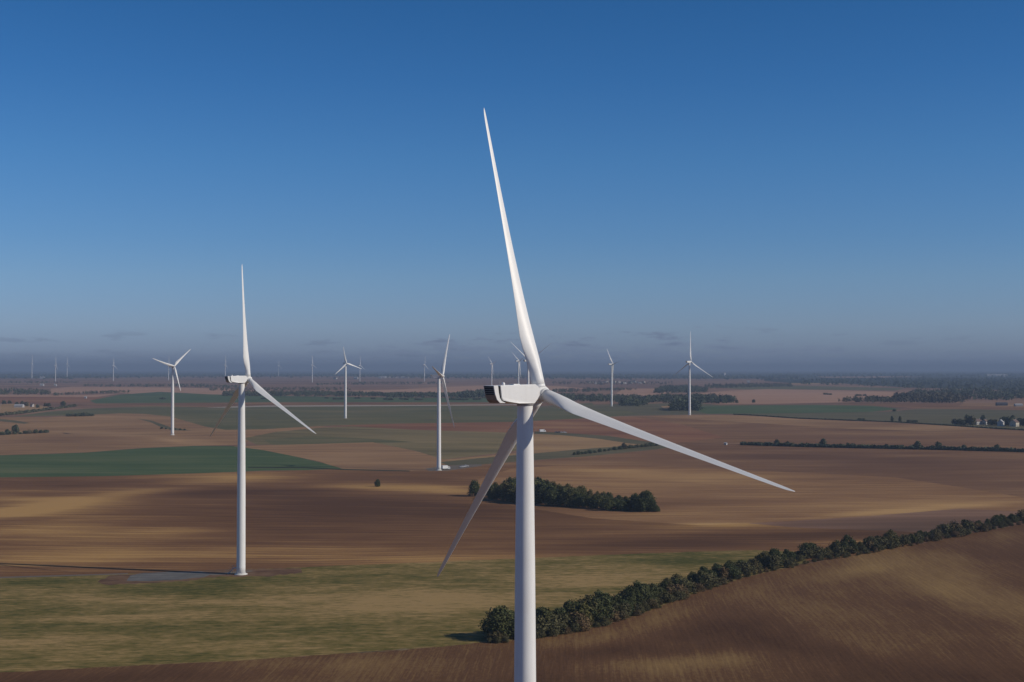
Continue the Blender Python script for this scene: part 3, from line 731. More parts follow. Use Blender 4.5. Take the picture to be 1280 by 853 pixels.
def tree_meshes(seed, H, W, nl, size, bare=.18, bark='bark', mat='leaf', form='round'):
    g = random.Random(seed)
    cs, rs = [], []
    nlob = 15 if form != 'bush' else 9
    for k in range(nlob):
        t = (k + g.random()) / nlob
        z = H * (bare + .10 + (1 - bare - .26) * t)
        env = (.78 + .5 * t if t < .45 else max(.25, 1.0 - 2.5 * (t - .45) ** 2)) if form == 'round' else (.9 - .45 * t)
        a = k * 2.4 + g.uniform(-.5, .5); q = W * .5 * env * g.uniform(.45, .78)
        cs.append((q * math.cos(a), q * math.sin(a), z)); rs.append(W * .5 * g.uniform(.26, .44) * (1 - .35 * t * t))
    cs.append((0, 0, H * .5)); rs.append(W * .34)
    cs.append((g.uniform(-.12, .12) * W, g.uniform(-.12, .12) * W, H * .84)); rs.append(H * .15)
    v, f, t = leaf_cloud(cs, rs, nl, size, seed)
    keep = v[:, 2].reshape(-1, 4).min(1) > .05
    f = f[keep]
    u, inv = np.unique(f, return_inverse=True)
    crown = mesh_np("crown", v[u], inv.reshape(-1, 4), M[mat], {'tint': t[u]})
    tb = MB()
    if form == 'bush':
        for k in range(5):
            a = g.uniform(0, 6.28); tb.tube((0, 0, -.1), (W * .25 * math.cos(a), W * .25 * math.sin(a), H * .6), .07, .02, 5)
    else:
        r0 = .035 * H * .7
        top = Vector((g.uniform(-.2, .2), g.uniform(-.2, .2), H * .5))
        tb.tube((0, 0, -.3), top, r0, r0 * .6, 8); tb.tube(top, (top.x * 1.5, top.y * 1.5, H * .86), r0 * .6, r0 * .12, 6)
        for k in range(8):
            c = Vector(cs[k]); s0 = top * g.uniform(.5, 1.0)
            tb.tube(s0, c, r0 * .4, r0 * .1, 5)
    trunk = tb.mesh("trunk", M[bark])
    return crown, trunk


KIND = {
    'oak': [tree_meshes(11 + i, 10, 10.6 + .6 * i, 4200, .27, .0, 'bark', 'leaf') for i in range(5)],
    'tall': [tree_meshes(31 + i, 10, 8.4 + .7 * i, 3600, .26, .0, 'bark', 'leaf2') for i in range(4)],
    'bush': [tree_meshes(51 + i, 4, 5.6 + .5 * i, 1500, .17, .0, 'bark', 'leaf_bush', 'bush') for i in range(4)],
    'far': [tree_meshes(71 + i, 10, 9.5 + .7 * i, 700, .55, .0, 'bark', 'leaf_wood') for i in range(3)],
    'farbush': [tree_meshes(91 + i, 4, 6.5 + .8 * i, 300, .42, .0, 'bark', 'leaf_wood', 'bush') for i in range(3)],
}
BASEH = {'oak': 10, 'tall': 10, 'bush': 4, 'far': 10, 'farbush': 4}


def plant(kind, p, height, label, group=None, wide=1.0, name=None, variant=None):
    cr_, tk_ = random.choice(KIND[kind]) if variant is None else KIND[kind][variant]
    s = height / BASEH[kind]
    is_b = 'bush' in kind or name == 'bush'
    o = thing(name or ('bush' if is_b else 'tree'), label, 'bush' if is_b else 'tree', tuple(p), random.uniform(0, 6.28), group, (s * wide, s * wide, s))
    part('crown', cr_, o)
    part('stem' if is_b else 'trunk', tk_, o)
    return o


def along(path, x):
    for (x0, y0), (x1, y1) in zip(path, path[1:]):
        if x0 <= x <= x1: return y0 + (y1 - y0) * (x - x0) / (x1 - x0)
    return path[-1][1]


# --- foreground hedgerow: (px, lift of the foot above the field edge, top py, kind, width factor)
HT = [
    (626, 4, 757, 'oak', .92), (644, 8, 764, 'oak', .8), (676, 8, 755, 'oak', .85), (700, 9, 757, 'oak', .7), (664, 5, 768, 'tall', 1.0),
    (716, 10, 752, 'oak', .8), (734, 9, 745, 'tall', 1.0), (752, 12, 737, 'oak', .8), (768, 11, 742, 'tall', 1.1), (785, 13, 731, 'oak', .75),
    (800, 13, 724, 'oak', .8), (816, 12, 727, 'tall', 1.1), (833, 11, 722, 'tall', 1.0), (846, 12, 717, 'tall', .85), (838, 6, 732, 'oak', .7),
    (866, 12, 715, 'oak', .8), (881, 12, 708, 'oak', .85), (897, 11, 702, 'oak', .85), (912, 12, 701, 'tall', 1.1), (926, 10, 699, 'oak', .85),
    (940, 10, 697, 'oak', .7), (955, 9, 689, 'tall', .9), (968, 11, 684, 'oak', .85), (984, 10, 684, 'oak', .75), (996, 9, 688, 'tall', 1.0),
    (1011, 10, 678, 'oak', .95), (1027, 8, 686, 'oak', .6), (1046, 8, 675, 'tall', 1.15), (1059, 8, 668, 'tall', 1.05), (1087, 7, 670, 'tall', 1.15),
    (1112, 6, 662, 'tall', 1.2), (1123, 6, 668, 'tall', .8), (1150, 6, 662, 'oak', .8), (1170, 5, 660, 'tall', .9), (1198, 5, 655, 'tall', 1.1),
    (1222, 5, 649, 'tall', 1.1), (1246, 5, 641, 'oak', 1.0), (1266, 4, 640, 'tall', 1.0), (1284, 4, 637, 'oak', 1.0), (1310, 4, 634, 'oak', 1.0), (1340, 4, 630, 'oak', 1.0),
]
SPECIAL = {626: 'round dark tree at the left end of the hedgerow, throwing a shadow on the grass', 1011: 'broad domed dark tree, widest crown in the right half of the hedgerow',
           1046: 'left one of two touching dark trees standing taller than the thin hedgerow at right', 1059: 'right and taller one of two touching trees above the thin hedgerow at right',
           1087: 'single narrow dark tree standing up between two gaps of the hedgerow at right', 1112: 'tallest tree of the thin right stretch of the hedgerow, after the single narrow one',
           846: 'narrow tree with a pointed top before the gap in the middle of the hedgerow', 644: 'dark tree of the hedgerow half hidden behind the biggest turbine tower'}
for px, lift, top, kd, wd in HT:
    p = at(px, along(HEDGE, px) - lift)
    hgt = (project(*p)[1] - top) / pxm(p) * (1 if px in SPECIAL else random.uniform(.84, 1.08) if px < 1040 else random.uniform(.62, .95))
    if px in SPECIAL: lab, grp = SPECIAL[px], None
    elif px < 720: lab, grp = 'dark green tree of the hedgerow just right of the biggest turbine tower', 'hedgerow trees beside the tower'
    elif px < 860: lab, grp = 'leafy tree in the tall left stretch of the hedgerow, beside the tan grass', 'hedgerow trees of the left stretch'
    elif px < 1040: lab, grp = 'dark tree in the dense middle stretch of the hedgerow', 'hedgerow trees of the middle stretch'
    else: lab, grp = 'slight tree in the low thin stretch of the hedgerow towards the right edge', 'hedgerow trees of the thin stretch'
    plant(kd, p, hgt, lab, grp, wd * random.uniform(1.15, 1.6) * (1 if px < 1040 else .85))
g = random.Random(15)
tops = sorted((px, top) for px, _, top, _, _ in HT)
x = 636.0
while x < 1345:
    near_top = along(tops, x)
    foot = along(HEDGE, x)
    p = at(x, foot - g.uniform(5, 10) * (1 if x < 1040 else .6))
    hgt = (project(*p)[1] - near_top) / pxm(p) * g.uniform(.55, .92)
    reg = 'left stretch' if x < 860 else 'middle stretch' if x < 1040 else 'thin right stretch'
    if hgt > 2.5: plant(g.choice(('oak', 'tall', 'tall')), p, hgt, f'lower mixed tree in the back of the hedgerow, {reg}', f'back trees of the hedgerow, {reg}', g.uniform(.95, 1.5))
    x += g.uniform(7, 12)
g = random.Random(5)
x = 618.0
while x < 1345:
    big = x < 1040
    for rowk in range(2 if big else 2):
        lift = (.2 if rowk == 0 else g.uniform(3, 6)) * (1 if big else .8)
        p = at(x + g.uniform(-4, 4), along(HEDGE, min(x, 1700)) - lift)
        hg = g.choice((g.uniform(.8, 1.5), g.uniform(1.3, 2.4), g.uniform(2.2, 3.4))) if rowk == 0 else g.uniform(2.0, 5.4)
        if not big: hg *= 1.1
        reg = 'left stretch' if x < 860 else 'middle stretch' if x < 1040 else 'thin right stretch'
        if rowk == 0: lab, grp = f'low brownish bush along the field edge of the hedgerow, {reg}', f'edge bushes, {reg}'
        else: lab, grp = f'taller mixed bush filling the hedgerow between its trees, {reg}', f'filling bushes, {reg}'
        plant('bush' if g.random() < .78 or rowk == 0 else 'tall', p, hg, lab, grp, g.uniform(.85, 1.7), name='bush')
    x += g.uniform(7.5, 10.5) if big else g.uniform(6, 8.5)
# small clump by the left foot of the hedge
for px, py, hg in ((612, 803.5, 1.6), (622, 804, 1.8), (632, 803.5, 1.7)):
    plant('bush', at(px, py), hg, 'pale low bush at the very left tip of the hedgerow', 'bushes at the hedgerow tip', 1.1)

# --- the copse in the ploughed field
FRONT = [(586, 620), (620, 627), (660, 631), (700, 634), (740, 638), (780, 640), (824, 641)]
TOPS = [(586, 604), (594, 600), (602, 606), (612, 603), (622, 604), (637, 594), (650, 598), (674, 597), (690, 602), (706, 605), (722, 607), (734, 612), (747, 613), (760, 616), (776, 617), (786, 619), (795, 616), (808, 612), (816, 624), (826, 633)]
g = random.Random(9)
cps = [(593, 1, 600, .9), (604, 5, 607, .8), (614, 7, 603, .7), (808, 1.5, 612.5, .72), (800, 2, 619, .7), (795, 3, 616, .7), (815, 1, 622, .8), (820, 1, 631, 1.2)]
x = 616.0
while x < 806:
    cps.append((x, g.uniform(.5, 3), along(TOPS, x) + g.uniform(3, 8), 1.0)); cps.append((x + g.uniform(2, 6), g.uniform(5, 9), along(TOPS, x) + g.uniform(-1, 3), .9))
    x += g.uniform(7.5, 11)
for i, (px, lift, top, wd) in enumerate(sorted(cps)):
    p = at(px, along(FRONT, px) - lift)
    hg = max(3.5, (project(*p)[1] - top) / pxm(p))
    if px == 593: lab, grp = 'round tree set slightly apart at the left end of the copse', None
    elif px == 808: lab, grp = 'tall rounded tree at the right end of the copse in the ploughed field', None
    elif px == 820: lab, grp = 'low round bush like tree, last at the right tip of the copse', None
    elif lift > 4: lab, grp = 'tree in the back row of the dark copse standing in the ploughed field', 'back row trees of the copse'
    else: lab, grp = 'tree in the shaded front row of the dark copse in the ploughed field', 'front row trees of the copse'
    plant('oak' if g.random() < .55 or px in (593,) else 'tall', p, hg, lab, grp, wd * g.uniform(.85, 1.1))

# --- lone tree, hedges and bushes farther off
plant('oak', at(472, 608.5), 5.2, 'small lone tree standing by itself in the ploughed field', None, .75)
H2 = [(928, 556), (1024, 559), (1100, 560.5), (1180, 562), (1280, 565), (1340, 567)]
g = random.Random(3)
tall = {971: 6.2, 1029: 8.2, 1147: 7.6, 1173: 7.2, 1246: 6.0, 985: 4.6, 1060: 4.6, 1205: 5.0}
for x, hg in tall.items():
    plant('far', at(x, along(H2, x) - .6), hg, 'small tree standing up from the long hedge line at right', 'small trees of the long hedge line', 1.1)
H4 = [(716, 569.5), (740, 567), (765, 563.5), (800, 559.5), (824, 557.5)]
x = 718.0
while x < 824:
    plant('farbush', at(x, along(H4, x) - .3), g.uniform(2.0, 3.6), 'dark bush in the grassy strip behind the copse', 'bushes in the grassy strip', g.uniform(1, 1.5)); x += g.uniform(4, 7)
plant('far', at(780, 561.5), 6.0, 'small dark tree among the bushes of the grassy strip', None, 1.2)
x = -40.0
while x < 64:
    plant('farbush', at(x, 544.2 - .05 * max(0, x)), g.uniform(2.4, 4.2), 'dark bush in the thicket at the left edge of the rounded rise', 'bushes of the left thicket', g.uniform(1.2, 1.7)); x += g.uniform(5, 8)
plant('far', at(19, 542), 10.5, 'rusty tree sticking out of the thicket at the left edge', None, .9)
plant('far', at(9, 543), 6.0, 'small tree left of the rusty one in the left thicket', None, 1.1)
x = 86.0
while x < 119:
    plant('farbush', at(x, 520.8 - .015 * (x - 86)), g.uniform(3.4, 5.0), 'bush of the short dark clump on top of the rounded rise', 'bushes on the rise', g.uniform(1.2, 1.6)); x += g.uniform(3.5, 5)
x = 202.0
while x < 232:
    plant('farbush', at(x, 536.4 + .06 * (x - 202)), g.uniform(1.3, 2.2), 'low bush in the ditch winding down the rounded rise', 'bushes in the ditch', 1.4); x += g.uniform(5, 7)
for x, y, hg in ((79, 507.8, 9.5), (57, 508.5, 7), (61, 508.5, 7), (47, 510, 6), (28, 507.5, 9), (33, 508, 8.5), (21, 507, 7), (5, 505.5, 8), (12, 505, 7), (-3, 505.5, 8)):
    plant('far', at(x, y), hg, 'dark tree by the small farm at far left', 'trees by the left farm', 1.25)
# right farm
for x, y, hg, wd in ((1193, 531, 8, 1.2), (1199, 531.2, 8, 1.2), (1204, 531.5, 7, 1.1), (1210, 531.2, 13, .9), (1215, 531.5, 12, 1.0), (1229, 530.6, 12.5, .7), (1238, 531.8, 8, 1.2), (1243, 532, 8, 1.2), (1255, 532.2, 12, 1.1), (1261, 532.2, 12, 1.1), (1266, 531, 12, .9), (1275, 532.6, 10.5, 1.1), (1281, 532.8, 10, 1.1), (1290, 533, 10, 1.1)):
    plant('far', at(x, y), hg, 'dark tree sheltering the white farmhouses at right', 'trees of the right farm', wd)
for x, y, hg in ((1115, 527, 7.5), (1125, 527.6, 8)):
    plant('far', at(x, y), hg, 'one of two small trees standing out of the thin roadside hedge', 'pair of hedge trees', .7)
for k in range(10):
    plant('farbush', at(1073 + k * 1.6 if k < 5 else 1122 + k * 2.6, 525.6 if k < 5 else 527.8), 2.6, 'low dark bush at the thin roadside hedge', 'bushes at the roadside hedge', 1.3)
plant('farbush', at(1118, 514.6), 4.0, 'tiny bush alone at the corner of the green field', None, 1.2)
for x, y in ((921, 504), (942, 503.6)): plant('far', at(x, y), 7, 'small tree at the near edge of the pink field', 'trees at the pink field', 1.2)
for x, y in ((1031, 493.5), (1034, 493.6), (1038, 493.8), (1071, 495.2), (1075, 495.2), (1081, 495.3)):
    plant('farbush', at(x, y), 4, 'bush in a little dark clump out in the pink field', 'bushes in the pink field', 1.6)
for x, y, w in ((327, 499, 3), (407, 498.4, 2), (418, 499.6, 5), (444, 498.4, 3), (466, 499.2, 2), (482, 500, 3), (487, 500.4, 2), (501, 499.6, 3), (507, 500, 2), (520, 500.4, 4), (562, 500, 4), (571, 500.2, 4), (579, 500.4, 3), (201, 499.2, 3), (592, 500, 4)):
    for k in range(w): plant('farbush', at(x + k * 2.4, y), g.uniform(2.5, 4.5), 'bush dotted over the far green field beyond the pale road', 'bushes in the far green field', 1.5)

# thin roadside hedge: one clipped hedge
HR = [(918, 518.6), (940, 519.6), (1000, 523.6), (1060, 526), (1120, 528.2), (1190, 532.6), (1245, 536.2), (1330, 541)]
cs, rs = [], []
x = 918.0
while x < 1330:
    q = at(x, along(HR, x)); cs.append((q.x, q.y, q.z + .5)); rs.append(1.0); x += 1.0
v, f, t = leaf_cloud(cs, rs, 9000, .7, 77, (1.6, 1, .75))
tag(link(bpy.data.objects.new('hedge', mesh_np('hedge', v, f, M['leaf_wood'], {'tint': t}))), 'thin dark roadside hedge running down to the white farmhouses at right', 'hedge')


def hedge(label, path, n, size, hg, seed, jag=.5):
    g = random.Random(seed)
    cs, rs = [], []
    x = path[0][0]
    while x < path[-1][0]:
        q = at(x, along(path, x)); h_ = hg * g.uniform(1 - jag, 1 + jag)
        cs.append((q.x, q.y, q.z + h_ * .5)); rs.append(h_ * .75); x += .9
    v, f, t = leaf_cloud(cs, rs, n, size, seed, (1.5, 1, .8))
    o = link(bpy.data.objects.new('hedge', mesh_np('hedge', v, f, M['leaf_wood'], {'tint': t})))
    return tag(o, label, 'hedge')


hedge('long dark uneven hedge across the brown fields at right, small trees standing in it', [(928, 556.6), (1024, 559.4), (1100, 561), (1180, 562.6), (1280, 565.4), (1345, 567.4)], 16000, .8, 2.1, 78, .6)
hedge('dark hedge climbing between the tan and green fields at far left', [(-60, 520.5), (0, 520), (30, 517), (60, 513), (94, 508.4)], 5000, 1.0, 2.6, 79, .6)


# --- woods that read as one mass
def inside(px, py, poly):
    c = False
    n = len(poly)
    for i in range(n):
        (x0, y0), (x1, y1) = poly[i], poly[(i + 1) % n]
        if (y0 > py) != (y1 > py) and px < (x1 - x0) * (py - y0) / (y1 - y0) + x0: c = not c
    return c


def wood(label, poly, hg, n, quads, size, mat='leaf_wood', seed=1):
    """trees rooted inside an outline on the ground, as one mass of foliage"""
    g = np.random.default_rng(seed)
    gp = [at(x, y) for x, y in poly]
    P = [(q.x, q.y) for q in gp]
    xs = [q[0] for q in P]; ys = [q[1] for q in P]
    V, Fq, T = [], [], []
    off = 0; k = 0; tries = 0
    while k < n and tries < n * 60:
        tries += 1
        x, y = g.uniform(min(xs), max(xs)), g.uniform(min(ys), max(ys))
        if not inside(x, y, P): continue
        z = float(terrain(x, y)); H = hg * g.uniform(.7, 1.2); W = H * g.uniform(.55, .85)
        cs = [(x + W * .25 * g.normal(), y + W * .25 * g.normal(), z + H * q) for q in (.22, .45, .62, .8)]
        v, f, t = leaf_cloud(cs, [W * .42, W * .5, W * .42, W * .27], quads, size * H / 10, int(g.integers(1e9)))
        V.append(v); Fq.append(f + off); T.append(np.clip(t * .8 + g.uniform(-.25, .3), 0, 1)); off += len(v); k += 1
    me = mesh_np('wood', np.concatenate(V), np.concatenate(Fq), M[mat], {'tint': np.concatenate(T)})
    return tag(link(bpy.data.objects.new('wood', me)), label, 'wood', kind='stuff')


wood('dark wood behind the biggest rotor, ending at the distant turbine', [(668, 503), (690, 502), (760, 503), (803, 505), (812, 503), (800, 498), (700, 496), (660, 498)], 10, 420, 44, 1.0, seed=2)
wood('dark clump of trees just right of the distant turbine foot', [(776, 507.5), (803, 508.2), (806, 506), (790, 503.5), (776, 505)], 12, 70, 44, 1.0, seed=3)
wood('long dark wood reaching right behind the rightmost turbine', [(806, 504), (860, 504.5), (916, 504.6), (917, 501), (880, 498.5), (830, 498.6), (805, 501)], 12, 360, 44, 1.0, seed=4)
wood('dark block of wood standing in front of the long wood, beside the rightmost turbine', [(840, 514), (872, 514.2), (872, 512), (866, 510), (845, 509.5), (840, 512)], 15, 120, 60, .9, seed=5)
wood('broad wood in the middle of the plain above the long wood', [(815, 491.5), (850, 492.5), (884, 490.5), (884, 487), (860, 484.5), (830, 485)], 10, 420, 34, 1.2, seed=6)
wood('wood along the far plain right of the broad wood', [(884, 486), (930, 484.6), (990, 483.4), (990, 482), (930, 482), (880, 483.5)], 10, 260, 26, 1.4, seed=7)
wood('dark band of wood left of the biggest nacelle', [(566, 498), (640, 499), (660, 498.5), (655, 493.5), (620, 491.5), (580, 494)], 12, 420, 40, 1.1, seed=8)
wood('thin far wood between the two turbines left of the centre', [(484, 497.5), (570, 498), (580, 495), (540, 494), (500, 493.8), (480, 495)], 9, 330, 36, 1.1, seed=9)
wood('hazy autumn wood behind the green field turbine', [(335, 495.5), (480, 496.6), (484, 494), (420, 492.5), (380, 491.5), (335, 493)], 9, 380, 36, 1.1, 'leaf_wood', seed=10)
wood('small dark block of wood right behind the gravel pad turbine', [(279, 495.3), (300, 495.5), (346, 495.3), (346, 493.4), (300, 493), (280, 493.4)], 11, 160, 40, 1.1, seed=11)
wood('scattered far trees behind the gravel pad turbine', [(262, 489), (350, 488.6), (440, 488.4), (440, 487), (350, 486.2), (262, 487)], 8, 160, 26, 1.3, 'leaf_wood', seed=12)
wood('far tree belt beyond the pink field at left', [(100, 483.4), (240, 484.4), (300, 486), (300, 484), (240, 482), (100, 482.2)], 8, 220, 26, 1.3, seed=13)
wood('dark wood at the left edge above the red field', [(-120, 494), (0, 493.6), (58, 494.2), (64, 492.4), (40, 489.6), (0, 488.6), (-120, 488)], 10, 420, 34, 1.2, seed=14)
wood('little row of trees along the edge of the pink field at left', [(66, 495), (104, 493.2), (150, 491.6), (165, 491.4), (165, 490.6), (140, 490.6), (100, 492.4), (66, 494.2)], 7, 90, 30, 1.1, seed=15)
wood('pale autumn wood at right above the green field', [(1118, 503.4), (1160, 504), (1200, 504.2), (1210, 500.5), (1180, 497), (1120, 497.5)], 13, 330, 40, 1.1, 'leaf_wood2', seed=16)
wood('row of dark trees stretching left from the autumn wood', [(1048, 502.8), (1085, 503.4), (1120, 503.8), (1120, 501), (1100, 500), (1080, 501.4), (1048, 502)], 10, 110, 40, 1.1, seed=17)
wood('dark wood at right behind the autumn wood', [(1130, 498), (1210, 500), (1290, 501), (1400, 502), (1400, 492), (1280, 490), (1190, 489.5), (1140, 491)], 12, 620, 32, 1.3, seed=18)
wood('vast hazy wood covering the far plain at right', [(1000, 481), (1060, 482), (1130, 485.5), (1260, 488.5), (1500, 489), (1500, 476), (1280, 475), (1120, 474), (1000, 475.5)], 12, 1300, 16, 2.2, seed=19)
wood('far wood under the skyline in the middle', [(660, 474), (760, 475), (880, 474.4), (960, 476), (1000, 475), (1000, 470), (800, 469), (660, 469)], 13, 900, 12, 2.8, seed=20)
wood('far wood under the skyline left of the biggest nacelle', [(440, 472), (520, 473.5), (655, 474), (655, 469), (540, 468.8), (440, 468.8)], 13, 700, 12, 2.8, seed=21)
wood('far wood under the skyline at left', [(-150, 474.4), (60, 474.6), (140, 473.6), (300, 473), (440, 472), (440, 468.6), (200, 468.6), (-150, 469)], 13, 900, 12, 2.8, seed=22)
wood('skyline wood at right', [(960, 472), (1100, 472.5), (1400, 472), (1400, 467.6), (1100, 467.6), (960, 468)], 14, 700, 10, 3.2, seed=23)
wood('tree belt across the plain left of the skyline village', [(395, 482), (480, 481), (560, 480.4), (560, 479.2), (480, 479.4), (395, 480.4)], 8, 150, 22, 1.5, seed=24)
wood('tree belt at the village behind the biggest blade', [(690, 481), (770, 482), (840, 481), (840, 478.5), (760, 477.5), (690, 478.5)], 8, 200, 22, 1.4, 'leaf_wood2', seed=25)
wood('hedges and trees in the fields below the village', [(680, 492), (740, 490.5), (752, 489), (800, 488), (760, 486.8), (700, 488.8)], 8, 130, 26, 1.3, seed=26)
wood('tree belt at left under the skyline turbines', [(-60, 480.4), (30, 479.6), (100, 479.2), (100, 478), (30, 478.2), (-60, 478.8)], 8, 120, 22, 1.5, seed=27)


# ------------------------------------------------------------------ buildings
def house(p, L, Wd, wall_h, roof_h, rz, label, wall='wall_white', roof='roof_tile', name='house', group=None):
    t = thing(name, label, 'house' if name == 'house' else name.replace('_', ' '), tuple(p), rz, group)
    prof = [(-Wd / 2, -.5), (Wd / 2, -.5), (Wd / 2, wall_h), (0, wall_h + roof_h), (-Wd / 2, wall_h)]
    b = MB().prism(prof, L / 2)
    w = part('wall', b.mesh('wall', M[wall]), t)
    s = math.hypot(Wd / 2, roof_h); ux, uz = (Wd / 2) / s, roof_h / s
    rb = MB()
    o = .45
    for sg in (-1, 1):
        x1, z1 = sg * (Wd / 2 + o * ux), wall_h - o * uz
        rb.prism([(sg * .0, wall_h + roof_h + .02), (x1, z1 + .02), (x1, z1 + .24), (0, wall_h + roof_h + .26)], L / 2 + .4)
    r = part('roof', rb.mesh('roof', M[roof]), t)
    if name == 'house':
        part('chimney', MB().box(-.35, .35, L * .3, L * .3 + .7, wall_h + roof_h * .6, wall_h + roof_h + 1.0).mesh('chimney', M[wall]), r)
        n = max(2, int(L / 3))
        for k in range(n):
            y = -L / 2 + L * (k + .5) / n
            for sx in (-1, 1):
                x0, x1 = sorted((sx * (Wd / 2 + .03), sx * (Wd / 2 - .05)))
                if k == n // 2: part('door', MB().box(x0, x1, y - .5, y + .5, 0, 2.1).mesh('door', M['roof_dark']), t)
                else: part('window', MB().box(x0, x1, y - .5, y + .5, 1.0, 2.2).mesh('window', M['glass']), t)
        for sy in (-1, 1):
            y0, y1 = sorted((sy * (L / 2 + .03), sy * (L / 2 - .05)))
            part('window', MB().box(-.5, .5, y0, y1, 1.0, 2.2).mesh('window', M['glass']), t)
    else:
        part('door', MB().box(-1.8, 1.8, -L / 2 - .04, -L / 2 + .06, 0, min(3.4, wall_h - .3)).mesh('door', M['steel']), t)
    return t


house(at(1222, 530.8), 12, 7, 4.0, 2.6, R_(-58), 'long white farmhouse between the dark trees at right', 'wall_white', 'roof_tile')
house(at(1231, 530.8), 7, 6, 3.8, 2.4, R_(-40), 'small white house just right of the long farmhouse', 'wall_white', 'roof_tile')
house(at(1251, 533), 6, 7, 4.8, 3.0, R_(-35), 'white gabled house with a tree on its right', 'wall_white', 'roof_grey')
house(at(1268, 533.2), 9, 8, 5.0, 3.2, R_(-45), 'cream farmhouse nearest the right edge', 'wall_cream', 'roof_tile')
house(at(1252, 507.2), 19, 10, 3.6, 2.2, R_(88), 'long dark barn on the tan strip before the right wood', 'roof_dark', 'roof_dark', 'barn')
house(at(1273, 508), 13, 9, 2.8, 1.8, R_(88), 'low barn with a white roof beside the long dark barn', 'wall_white', 'roof_grey', 'barn')
house(at(24, 509.5), 15, 8, 3.2, 2.2, R_(88), 'low white roofed barn of the small farm at far left', 'wall_white', 'roof_grey', 'barn')
house(at(40, 508.6), 5, 5, 3.0, 2.6, R_(70), 'small white house right of the low barn at far left', 'wall_white', 'roof_tile')
house(at(52.5, 482.6), 13, 9, 5, 3, R_(88), 'bright white building above the dark wood at far left', 'wall_white', 'roof_grey', 'farm_building')
house(at(69.2, 482.8), 8, 7, 4, 3, R_(85), 'smaller white building under the second skyline turbine from the left', 'wall_white', 'roof_grey', 'farm_building')
house(at(107, 498.2), 4.5, 4, 2.6, 1.6, R_(80), 'tiny white cabin on the edge of the red field at left', 'wall_white', 'roof_grey', 'cabin')
house(at(53, 473.8), 26, 14, 9, 4, R_(88), 'distant white building between the two leftmost skyline turbines', 'wall_white', 'roof_grey', 'farm_building')
house(at(905, 470.6), 22, 18, 24, 4, R_(40), 'distant pale silo building on the skyline right of the rightmost turbine', 'wall_white', 'roof_grey', 'farm_building')
house(at(935.5, 478.8), 13, 9, 6, 4, R_(80), 'small white house alone on the far plain at right', 'wall_white', 'roof_grey')
house(at(445, 474.2), 24, 12, 8, 4, R_(70), 'white building on the far plain left of a small turbine', 'wall_white', 'roof_grey', 'farm_building')
house(at(419, 474.2), 22, 12, 7, 4, R_(60), 'pale building on the far plain left of the green field turbine', 'wall_cream', 'roof_tile', 'farm_building')
g = random.Random(21)
for k in range(22):
    x = 737 + k * 3.2 + g.uniform(-1, 1); y = 478.6 + g.uniform(-1.2, 1.6)
    house(at(x, y), g.uniform(9, 15), 8, g.uniform(4, 6), 3.4, g.uniform(0, 3.1), 'pale house with tiled roof in the village behind the biggest blade', g.choice(['wall_white', 'wall_cream', 'wall_cream']), 'roof_tile', 'house', 'houses of the village in the plain')
for k in range(12):
    x = 475 + k * 3.1 + g.uniform(-1, 1); y = 472.6 + g.uniform(-.5, .7)
    house(at(x, y), g.uniform(14, 26), 10, g.uniform(5, 8), 4, g.uniform(1.2, 1.9), 'pale building of the far village left of the truck turbine', 'wall_white', g.choice(['roof_grey', 'roof_tile']), 'house', 'houses of the far village')
for k in range(7):
    x = 1236 + k * 3.2 + g.uniform(-1, 1); y = 470.6 + g.uniform(-.4, .4)
    house(at(x, y), g.uniform(22, 40), 14, g.uniform(8, 12), 5, g.uniform(1.2, 1.9), 'pale building of the hazy village near the right skyline', 'wall_white', 'roof_grey', 'house', 'houses of the right skyline village')
for x, lab in ((617.8, 'left one of two thin lattice masts behind the biggest nacelle'), (622.6, 'right one of two thin lattice masts behind the biggest nacelle')):
    p = at(x, 479)
    t = thing('lattice_mast', lab, 'mast', tuple(p))
    b = MB()
    for sx, sy in ((-1, -1), (1, -1), (1, 1), (-1, 1)): b.tube((sx * 2.2, sy * 2.2, -.5), (sx * .4, sy * .4, 46), .22, .12, 5)
    for k in range(8):
        z0, z1 = k * 5.75, (k + 1) * 5.75; w0, w1 = 2.2 - 1.8 * z0 / 46, 2.2 - 1.8 * z1 / 46
        for s in (-1, 1): b.tube((-w0, s * w0, z0), (w1, s * w1, z1), .09, .09, 4); b.tube((s * w0, -w0, z0), (s * w1, w1, z1), .09, .09, 4)
    part('lattice', b.mesh('lattice', M['steel']), t)
    b = MB()
    for z, w in ((36, 6), (41, 4.5)): b.box(-w, w, -.2, .2, z, z + .4)
    part('cross_arm', b.mesh('cross_arm', M['steel']), t)


# ------------------------------------------------------------------ vehicles at the turbine feet
WHEEL = MB().lathe([(.2, -.12), (.33, -.12), (.35, -.08), (.35, .08), (.33, .12), (.2, .12)], 16, 'X').mesh('tyre', M['tyre'])
RIM = MB().lathe([(.03, -.125), (.2, -.125), (.21, 0), (.2, .125), (.03, .125)], 12, 'X').mesh('rim', M['rim'])


def wheels(t, ys, tr, s=1.0):
    for y in ys:
        for sx in (-1, 1):
            w = part('wheel', WHEEL, t, (sx * tr, y, .35 * s)); w.scale = (s, s, s)
            part('rim', RIM, w)


